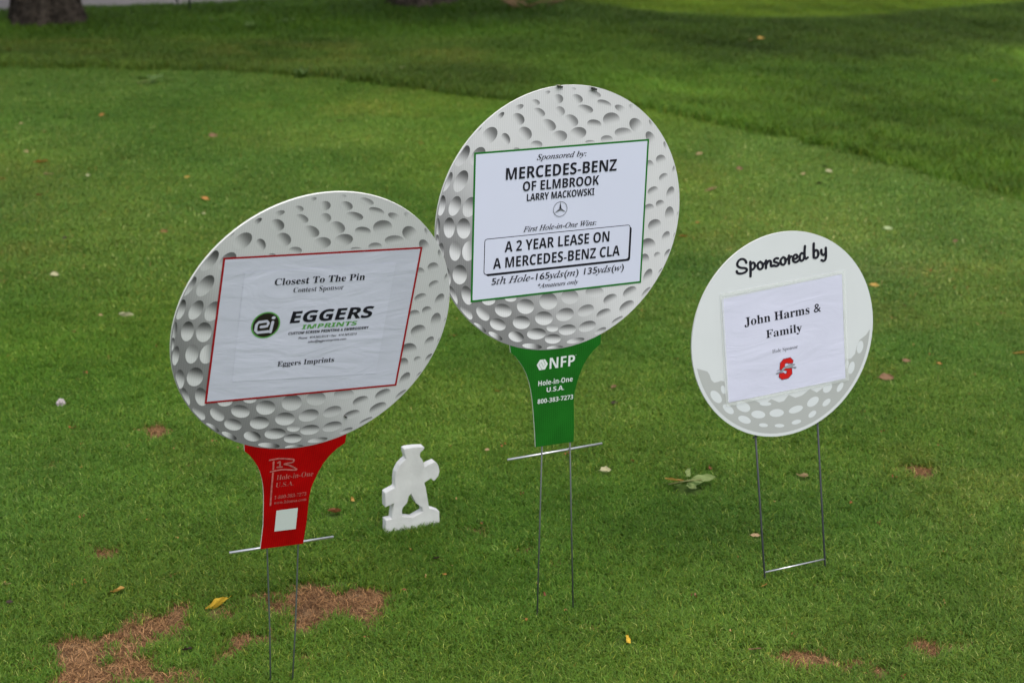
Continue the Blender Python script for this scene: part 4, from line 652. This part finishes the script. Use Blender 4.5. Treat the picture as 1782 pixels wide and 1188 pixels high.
# 1 and 2: the two tee shaped ones
for i in (0, 1):
    root, dz = sign_root(i); tag(root, LABELS[i], 'sign', GRP)
    ball_panel(root, .2535, dz, True)
    dimples(root, .2535, dz)
    arc = [(.2515*math.sin(a), -.2515*math.cos(a)) for a in np.linspace(.39, -.39, 15)]
    tee = [tuple(p) for p in TEE[1:-1]]
    if i == 0: tee = [(a-.001 if a < 0 and c < -.44 else a, c-.0222 if c < -.44 else c) for a, c in tee]   # this tee is cut a little longer
    slab('tee_panel', [(-.0975, -.2335)] + tee + [(.0966, -.2335)] + arc, .0017, -.0017, M['red' if i == 0 else 'green'], M['board_edge'], root, dz)
    x0, z0, x1, z1 = BOX[0]; t = .0036
    print_poly('notice_field', [rect(x0+t, z0+t, x1-t, z1-t)], .0028, M['white_sheet'] if i else M['pocket'], root, dz)
    ring_frame('notice_border', x0, z0, x1, z1, t, .0029, M['green_line' if i else 'red_line'], root, dz)
    texts(i, root, dz)
    ends = [[(-.0250, -.44), (-.0225, -.475), WIRE_ENDS[0]], [(.0370, -.44), (.0385, -.475), WIRE_ENDS[1]]] if i == 0 else [[(-.0207, -.42), (-.0163, -.87)], [(.0381, -.42), (.0675, -.87)]]
    wires(root, i, dz, ends, [(-.0938, -.4760), (.1098, -.4718)] if i == 0 else [(-.0917, -.4705), (.1137, -.4672)])
    if i == 0:
        # a paper sheet and its tape strips on the board
        g = 12; (ax, az), (bx, bz), (cx, cz), (ex, ez) = PAPER1; V, F = [], []
        for a in range(g+1):
            for b_ in range(g+1):
                u, v = a/g, b_/g; x = (ax*(1-u)+bx*u)*(1-v)+(ex*(1-u)+cx*u)*v; z = (az*(1-u)+bz*u)*(1-v)+(ez*(1-u)+cz*u)*v
                V.append((x, -.00325-.0003*math.sin(u*9+v*4)*math.sin(v*7), z+dz))
                if a and b_: q = a*(g+1)+b_; F.append((q, q-1, q-g-2, q-g-1))
        new_mesh('paper_sheet', V, F, M['paper1'], root, True)
        strokes_obj('flag_logo', FLAG, .0032, .0023, M['print_pink'], root, dz)
        print_poly('blank_white_square', [WHITE_SQUARE], .0023, M['print_white'], root, dz)
        c = Vector(EI_CIRCLE[0]); rr = .5*((Vector(EI_CIRCLE[1])-c).length+(Vector(EI_CIRCLE[2])-c).length)
        disc = lambda r: [(c.x+r*math.cos(2*math.pi*k/48), c.y+r*math.sin(2*math.pi*k/48)) for k in range(48)]
        lg = print_poly('round_logo', [disc(rr)], .0038, M['logo_green'], root, dz)
        print_poly('logo_disc', [disc(rr*.9)], .00385, M['ink_brown'], root, dz).parent = lg
        strokes_obj('logo_letters', EI[:2], .0053, .0039, M['paper3'], root, dz, False).parent = lg
        d = EI[2][0]; print_poly('logo_dot', [[(d[0]+.0036*math.cos(k*.6283), d[1]+.0030*math.sin(k*.6283)) for k in range(10)]], .0039, M['paper3'], root, dz).parent = lg
    else:
        c = Vector(STAR[0]); r = .0141
        circ = [(c.x+r*math.cos(2*math.pi*k/40), c.y+r*math.sin(2*math.pi*k/40)) for k in range(41)]
        lg = strokes_obj('star_logo', [circ], .0011, .0038, M['silver'], root, dz, False)
        for j, a in enumerate((90, 210, 330)):
            a = math.radians(a); tip = (c.x+r*.95*math.cos(a), c.y+r*.95*math.sin(a)); s = .0024
            lft = (c.x+s*math.cos(a+1.05), c.y+s*math.sin(a+1.05)); rgt = (c.x+s*math.cos(a-1.05), c.y+s*math.sin(a-1.05))
            print_poly('star_arm', [[(c.x, c.y), tip, lft]], .0039, M['silver_dark'], root, dz).parent = lg
            print_poly('star_arm', [[(c.x, c.y), rgt, tip]], .0039, M['silver'] if j else M['ink'], root, dz).parent = lg
        # the prize box: thin rounded outline with a heavy drop edge right and below
        X0, X1, Z0, Z1 = -.1556, .1470, -.0888, -.0215
        def rr_path(x0, x1, z0, z1, r):
            P = []
            for cx_, cz_, a0 in ((x1-r, z1-r, 0), (x0+r, z1-r, 90), (x0+r, z0+r, 180), (x1-r, z0+r, 270)):
                P += [(cx_+r*math.cos(math.radians(a0+q)), cz_+r*math.sin(math.radians(a0+q))) for q in range(0, 91, 15)]
            return P
        o1 = rr_path(X0, X1, Z0, Z1, .005)
        sh = rr_path(X0+.0042, X1+.0038, Z0-.0040, Z1-.0038, .005)
        pb = print_poly('prize_box', [sh], .00300, M['ink'], root, dz)
        print_poly('prize_field', [o1], .00312, M['white_sheet'], root, dz).parent = pb
        strokes_obj('prize_outline', [o1+[o1[0]]], .0013, .00325, M['ink'], root, dz, False).parent = pb
        hx = print_poly('hexagon_logo', [HEX], .0023, M['print_white'], root, dz)
        strokes_obj('logo_lines', HEXLINES, .0007, .0024, M['green'], root, dz, False).parent = hx
        print_poly('registered_mark', [[(.0436+.0008*math.cos(k*.785), -.2708+.0008*math.sin(k*.785)) for k in range(8)]], .0023, M['print_white'], root, dz)

# 3: the pale one on an H stake
root, dz = sign_root(2); tag(root, LABELS[2], 'sign', GRP); R3 = .2125
ball_panel(root, R3, dz, False)
Ri = R3*.968; gp = [tuple(p) for p in GREY_TOP]
a0 = math.atan2(gp[0][1], gp[0][0]); a1 = math.atan2(gp[-1][1], gp[-1][0])
if a0 < 0: a0 += 2*math.pi
arc = [(Ri*math.cos(a), Ri*math.sin(a)) for a in np.linspace(a1+2*math.pi, a0, 44)]
lower = print_poly('grey_band', [gp[1:-1] + arc], .0022, M['grey_print'], root, dz)
V, F = [], []
for j, (cx, cy, ax, ay, bx, by) in enumerate(GREY_DOTS):
    b = len(V); V += [(cx+ax*math.cos(k*.2618)+bx*math.sin(k*.2618), -.0023-j*1e-6, cy+ay*math.cos(k*.2618)+by*math.sin(k*.2618)+dz) for k in range(24)]
    F.append(tuple(range(b, b+24)) if ax*by-ay*bx > 0 else tuple(range(b, b+24))[::-1])
new_mesh('pale_dimples', V, F, M['light_print'], root)
px = PAPER3; g = 10; V, F = [], []
for a in range(g+1):
    for b_ in range(g+1):
        u, v = a/g, b_/g; x = (px[0][0]*(1-u)+px[1][0]*u)*(1-v)+(px[3][0]*(1-u)+px[2][0]*u)*v; z = (px[0][1]*(1-u)+px[1][1]*u)*(1-v)+(px[3][1]*(1-u)+px[2][1]*u)*v
        V.append((x, -.0033+.0005*math.sin(u*5)*math.cos(v*6), z+dz))
        if a and b_: q = a*(g+1)+b_; F.append((q, q-1, q-g-2, q-g-1))
new_mesh('paper_sheet', V, F, M['paper3'], root, True)
xs = [p[0] for p in SLEEVE3]; zs = [p[1] for p in SLEEVE3]
ring_frame('plastic_sleeve', min(xs)-.001, min(zs)-.003, max(xs)+.003, max(zs)+.004, .0075, .0043, M['sleeve'], root, dz)
texts(2, root, dz)
strokes_obj('script_lettering', SCRIPT_STROKES, .0061, .0024, M['ink'], root, dz, True, .22)
cc = (sum(p[0] for p in BLOCK_S)/len(BLOCK_S), sum(p[1] for p in BLOCK_S)/len(BLOCK_S))
outl = [tuple(p) for p in BLOCK_S]+[tuple(BLOCK_S[0])]
lg = print_poly('block_letter_logo', [BLOCK_S], .0040, M['logo_red'], root, dz)
strokes_obj('logo_outline', [outl], .0010, .00405, M['logo_dark'], root, dz, False).parent = lg
print_poly('running_hound', [HOUND], .0043, M['hound'], root, dz).parent = lg
strokes_obj('hound_tail', [HOUND_TAIL], .0008, .0043, M['logo_dark'], root, dz).parent = lg
strokes_obj('hound_outline', [[tuple(p) for p in HOUND]+[tuple(HOUND[0])]], .0005, .00435, M['silver_dark'], root, dz, False).parent = lg
for l in ([(-.0749, -.15), (-.0691, -.504), (-.066, -.60)], [(.0731, -.15), (.0782, -.5085), (.080, -.60)]):
    tube('stake_wire', [(a, .0048, b+dz) for a, b in l], .0021, M['wire_dark'], root)
tube('crossbar', [(-.0705, .0048, -.5035+dz), (.0797, .0048, -.5085+dz)], .0017, M['rod'], root, 10)
tube('wire_clip', [(-.0800, .0048, -.2045+dz), (-.0700, .0048, -.2045+dz)], .0018, M['wire_dark'], root)

# ---------------------------------------------------------------- insects
def insect(sign_i, u, v, s, rz, label, pale):
    p = POSES[sign_i]; r = Matrix(p['rot']); at = r @ Vector((u, -.004, v+p['up'])) + Vector(p['base'])
    t = empty('fly', Matrix.Translation(at) @ r.to_4x4() @ Matrix.Rotation(rz, 4, 'Y') @ Matrix.Scale(s, 4)); tag(t, label, 'insect', 'flies sitting on the tall sign')
    def blob(name, c, rad, m, par=t):
        V, F = [], []
        for j in range(1, 6):
            for k in range(10):
                th_, ph = math.pi*j/6, 2*math.pi*k/10
                V.append((c[0]+rad[0]*math.cos(th_), c[1]+rad[1]*math.sin(th_)*math.cos(ph), c[2]+rad[2]*math.sin(th_)*math.sin(ph)))
            if j > 1: F += [((j-2)*10+k, (j-2)*10+(k+1) % 10, (j-1)*10+(k+1) % 10, (j-1)*10+k) for k in range(10)]
        F += [tuple(range(10))[::-1], tuple(range(40, 50))]
        return new_mesh(name, V, F, m, par, True)
    blob('body', (0, 0, 0), (.0048, .0026, .0026), M['fly']); blob('head', (.0055, 0, -.0004), (.0019, .002, .002), M['fly'])
    if pale: blob('back', (-.001, 0, .0016), (.0036, .0018, .0016), M['fly_back'])
    for sgn in (-1, 1):
        new_mesh('wing', [(0, sgn*.0008, .0024), (-.003, sgn*.003, .0026), (-.0085, sgn*.0032, .0018), (-.0085, sgn*.0015, .0020), (-.004, sgn*.0004, .0027)], [(0, 1, 2, 3, 4)], M['wing'], t)
        for k in range(3):
            x = -.002+.0024*k
            tube('leg', [(x, sgn*.0012, 0), (x-.001+.001*k, sgn*.0036, .0006), (x-.002+.002*k, sgn*.0042, -.0048)], .00035, M['fly'], t, 5)
insect(1, -.0155, .2525, 1.0, .15, 'pale backed fly on the very top rim of the tall sign', True)
insect(1, .0545, .2445, 1.05, .2, 'black fly just below the rim, right of the top of the tall sign', False)
p_ = POSES[0]; 
o = insect(0, .088, -.196, .55, .6, 'tiny black fly near the lower right rim of the red tee sign', False)

# ---------------------------------------------------------------- white cutout figure
def figure():
    th = .020; bm = bmesh.new()
    tri = tessellate_polygon([[Vector((a, c, 0)) for a, c in FIGURE], [Vector((a, c, 0)) for a, c in FIGURE_HOLE]])
    P = FIGURE+FIGURE_HOLE; f = [bm.verts.new((a, 0, c)) for a, c in P]; k = [bm.verts.new((a, th, c)) for a, c in P]
    for t in tri:
        a, c, d = (Vector(P[i]) for i in t); t = t if (c-a).cross(d-a) > 0 else t[::-1]
        bm.faces.new([f[i] for i in t]); bm.faces.new([k[i] for i in t[::-1]])
    n0 = len(FIGURE)
    for lo, hi in ((0, n0), (n0, len(P))):
        for i in range(lo, hi):
            j = i+1 if i+1 < hi else lo
            bm.faces.new((f[i], f[j], k[j], k[i]))
    bmesh.ops.recalc_face_normals(bm, faces=bm.faces)
    sharp = [e for e in bm.edges if len(e.link_faces) == 2 and e.link_faces[0].normal.angle(e.link_faces[1].normal, 0) > 1.2]
    bmesh.ops.bevel(bm, geom=sharp, offset=.0008, segments=2, affect='EDGES')
    me = bpy.data.meshes.new('cutout_figure'); bm.to_mesh(me); bm.free(); me.materials.append(M['figure'])
    o = bpy.data.objects.new('cutout_figure', me); COL.objects.link(o)
    o.location = FIGURE_AT[0]; o.rotation_euler = (0, 0, FIGURE_AT[1])
    tag(o, 'white cutout figure of a striding golfer in a flat cap, standing on the grass', 'lawn ornament')
figure()

# ---------------------------------------------------------------- fallen leaves
def leaf_mesh(kind, seed):
    random.seed(seed); g, hw = 12, 4; V, F = [], []
    ratio = {'flat': .42, 'curl': .55, 'long': .36, 'blade': .3}[kind]
    cup = {'flat': .22, 'curl': .75, 'long': .35, 'blade': .4}[kind]*random.uniform(.7, 1.3); bend = {'flat': .12, 'curl': .5, 'long': .22, 'blade': .3}[kind]*random.uniform(.6, 1.4)
    tw = random.uniform(-.5, .5)*(1.6 if kind == 'curl' else .7); ph = random.uniform(0, 6)
    for i in range(g+1):
        u = i/g; x = u-.5; wv = ratio*.5*math.sin(math.pi*min(u*.97+.015, 1))**.75*(1.15-.45*u)*(1+.10*math.sin(u*17+ph))
        for k in range(-hw, hw+1):
            s = k/hw; y = s*wv; z = cup*abs(s)**1.7*wv*1.1 + bend*(x*x)*.9 + .035*math.sin(9*u+5*s+ph)
            a = tw*x; y, z = y*math.cos(a)-z*math.sin(a), y*math.sin(a)+z*math.cos(a)
            V.append((x, y, z))
        if i:
            r = 2*hw+1; F += [((i-1)*r+k, (i-1)*r+k+1, i*r+k+1, i*r+k) for k in range(2*hw)]
    zm = min(v[2] for v in V); V = [(a, b, c-zm) for a, b, c in V]
    b = len(V); x0 = -.5; z0 = V[hw][2]; y0 = V[hw][1]                      # the stalk
    V += [(x0, y0-.012, z0), (x0, y0+.012, z0), (x0-.16, y0+.05, z0*.6+.02), (x0-.15, y0+.07, z0*.6+.02)]; F.append((b, b+1, b+3, b+2))
    me = bpy.data.meshes.new('fallen_leaf'); me.from_pydata(V, [], F); me.update(); me.polygons.foreach_set('use_smooth', [True]*len(me.polygons))
    return me
proto = {}
for j, (x, y, w_, kind, colr, ang, lab) in enumerate(FALLEN_LEAVES):
    key = (kind, colr, j % 5)
    if key not in proto: proto[key] = leaf_mesh(kind, 100+len(proto)*7); proto[key].materials.append(LM[colr])
    o = bpy.data.objects.new('fallen_leaf', proto[key]); COL.objects.link(o)
    rs = random.Random(j); short_g = y < float(edge_y(np.array(x)))
    o.location = (x, y, .011 if short_g else .040); o.scale = (w_*1.15, w_*(1.9 if kind == 'long' else 1.35), w_*1.15)
    o.rotation_euler = (rs.uniform(-.15, .25) + (1.0 if kind == 'long' else .45), rs.uniform(-.25, .25), math.radians(ang) + rs.uniform(-.25, .25) + (math.pi if rs.random() < .4 else 0))
    if abs(ang) > 50: o.rotation_euler = (.9, .1, math.radians(82))
    tag(o, lab, 'leaf', 'fallen leaves on the grass')

def sprig(x, y, label, scale, leaves, stem_pts, zrot=0):
    t = empty('leafy_sprig', Matrix.Translation((x, y, .012)) @ Matrix.Rotation(zrot, 4, 'Z') @ Matrix.Scale(scale, 4)); tag(t, label, 'sprig')
    tube('stem', stem_pts, .0016, M['green_stem'], t, 6)
    for j, (px_, py_, pz_, ln, ang, tilt, c) in enumerate(leaves):
        me = leaf_mesh('long' if ln > .045 else 'flat', 300+j); me.materials.append(LM[c])
        o = bpy.data.objects.new('leaf', me); COL.objects.link(o); o.parent = t
        o.location = (px_, py_, pz_); o.rotation_euler = (tilt, -.15, math.radians(ang)); o.scale = (ln, ln*1.25, ln)
sprig(*SP['sprig'], 'broken sprig with pale green leaves between the green tee sign and white sign', 1.0,
  [(.033, .008, .010, .058, 0, .5, 'light_green'), (-.002, .030, .018, .034, 70, .9, 'light_green'), (.004, -.024, .004, .046, -70, .2, 'light_green'), (-.028, -.012, .004, .034, -120, .3, 'green'), (-.035, .004, .010, .044, 185, .5, 'amber'), (.012, -.006, .004, .040, 20, .2, 'green')],
  [(-.05, -.006, .004), (-.02, 0, .008), (.005, .003, .010), (.03, .008, .010)])
sprig(*SP['sprig_far'], 'dark green leafy sprig lying far back on the mown grass near the rough', 1.15,
  [(.03, .01, .02, .06, 10, .4, 'green'), (-.03, .0, .02, .055, 190, .5, 'green'), (0, .03, .02, .05, 80, .6, 'green'), (.01, -.03, .01, .05, -60, .3, 'green')],
  [(-.05, -.006, .004), (-.02, 0, .008), (.005, .003, .010), (.03, .008, .010)], .2)
def weed(x, y, s, label, n_=7, seed=5):
    random.seed(seed); t = empty('weed_plant', Matrix.Translation((x, y, 0))); tag(t, label, 'weed')
    for k in range(n_):
        me = leaf_mesh('long', 500+k+seed); me.materials.append(LM['green']); o = bpy.data.objects.new('leaf', me); COL.objects.link(o); o.parent = t
        a = k*2*math.pi/n_; ln = s*random.uniform(.8, 1.2); el = random.uniform(.6, 1.2)
        o.location = (math.cos(a)*ln*.35, math.sin(a)*ln*.35, math.sin(el)*ln*.5); o.rotation_euler = (0, -el, a); o.scale = (ln,)*3
weed(*SP['weed'], .075, 'light green weed tuft sticking out of the rough lip at upper centre left')
for j, (dx, dy) in enumerate([(-.25, .0), (.1, .1), (.32, -.05), (.5, .08)]):
    weed(SP['weeds'][0]+dx, SP['weeds'][1]+dy, .07, ['broad weed nearest the thick left trunk', 'broad weed second from the thick left trunk', 'broad weed third from the thick left trunk', 'broad weed farthest from the thick left trunk'][j], 8, 20+j)

# dry twigs fallen by the second trunk
def twigs(x, y, label):
    random.seed(77); t = empty('fallen_twigs', Matrix.Translation((x, y, .03))); tag(t, label, 'twigs')
    for k in range(9):
        a = random.uniform(-.5, .5)+(math.pi if k % 2 else 0); ln = random.uniform(.12, .3)
        p0 = Vector((random.uniform(-.15, .15), random.uniform(-.08, .08), .01))
        tube('twig', [p0, p0+Vector((math.cos(a)*ln*.5, math.sin(a)*ln*.5, .05)), p0+Vector((math.cos(a+.3)*ln, math.sin(a+.3)*ln, random.uniform(.04, .12)))], [.006, .004, .002], M['twig'], t, 5)
twigs(*SP['twigs'], 'tangle of dark dry twigs in the shaded rough right of the second trunk')

def marker(x, y, h_, label):
    t = empty('marker_stake', Matrix.Translation((x, y, 0))); tag(t, label, 'stake', 'thin stakes by the road')
    tube('rod', [(0, 0, -.03), (0, 0, h_)], .006, M['wire_dark'], t, 6); tube('tip', [(0, 0, h_), (0, 0, h_+.03)], .010, M['wire_dark'], t, 6)
marker(*SP['post_a'], .75, 'thin dark stake at the road edge right of the left trunk, the farther one')
marker(*SP['post_b'], .75, 'thin dark stake in the long grass right of the left trunk, the nearer one')

# crumpled pale scrap
def scrap(x, y):
    random.seed(4); V, F = [], []; seg, rows = 18, 8
    for j in range(rows+1):
        u = j/rows; r = .0105*(.55+.6*math.sin(math.pi*min(u*.8+.1, 1)))
        for k in range(seg):
            a = 2*math.pi*k/seg; q = r*(1+.22*math.sin(a*5+u*4)+.1*random.uniform(-1, 1))
            V.append(((u-.5)*.026, q*math.cos(a), q*math.sin(a)))
        if j: F += [((j-1)*seg+k, (j-1)*seg+(k+1) % seg, j*seg+(k+1) % seg, j*seg+k) for k in range(seg)]
    F.append(tuple(range(seg))[::-1])
    o = new_mesh('crumpled_scrap', V, F, M['scrap']); o.scale = (.85, .85, .8); o.location = (x, y, .012); o.rotation_euler = (.2, -.45, .45)
    tag(o, 'small crumpled silvery pink scrap on the grass at the left', 'litter')
scrap(*SP['scrap'])
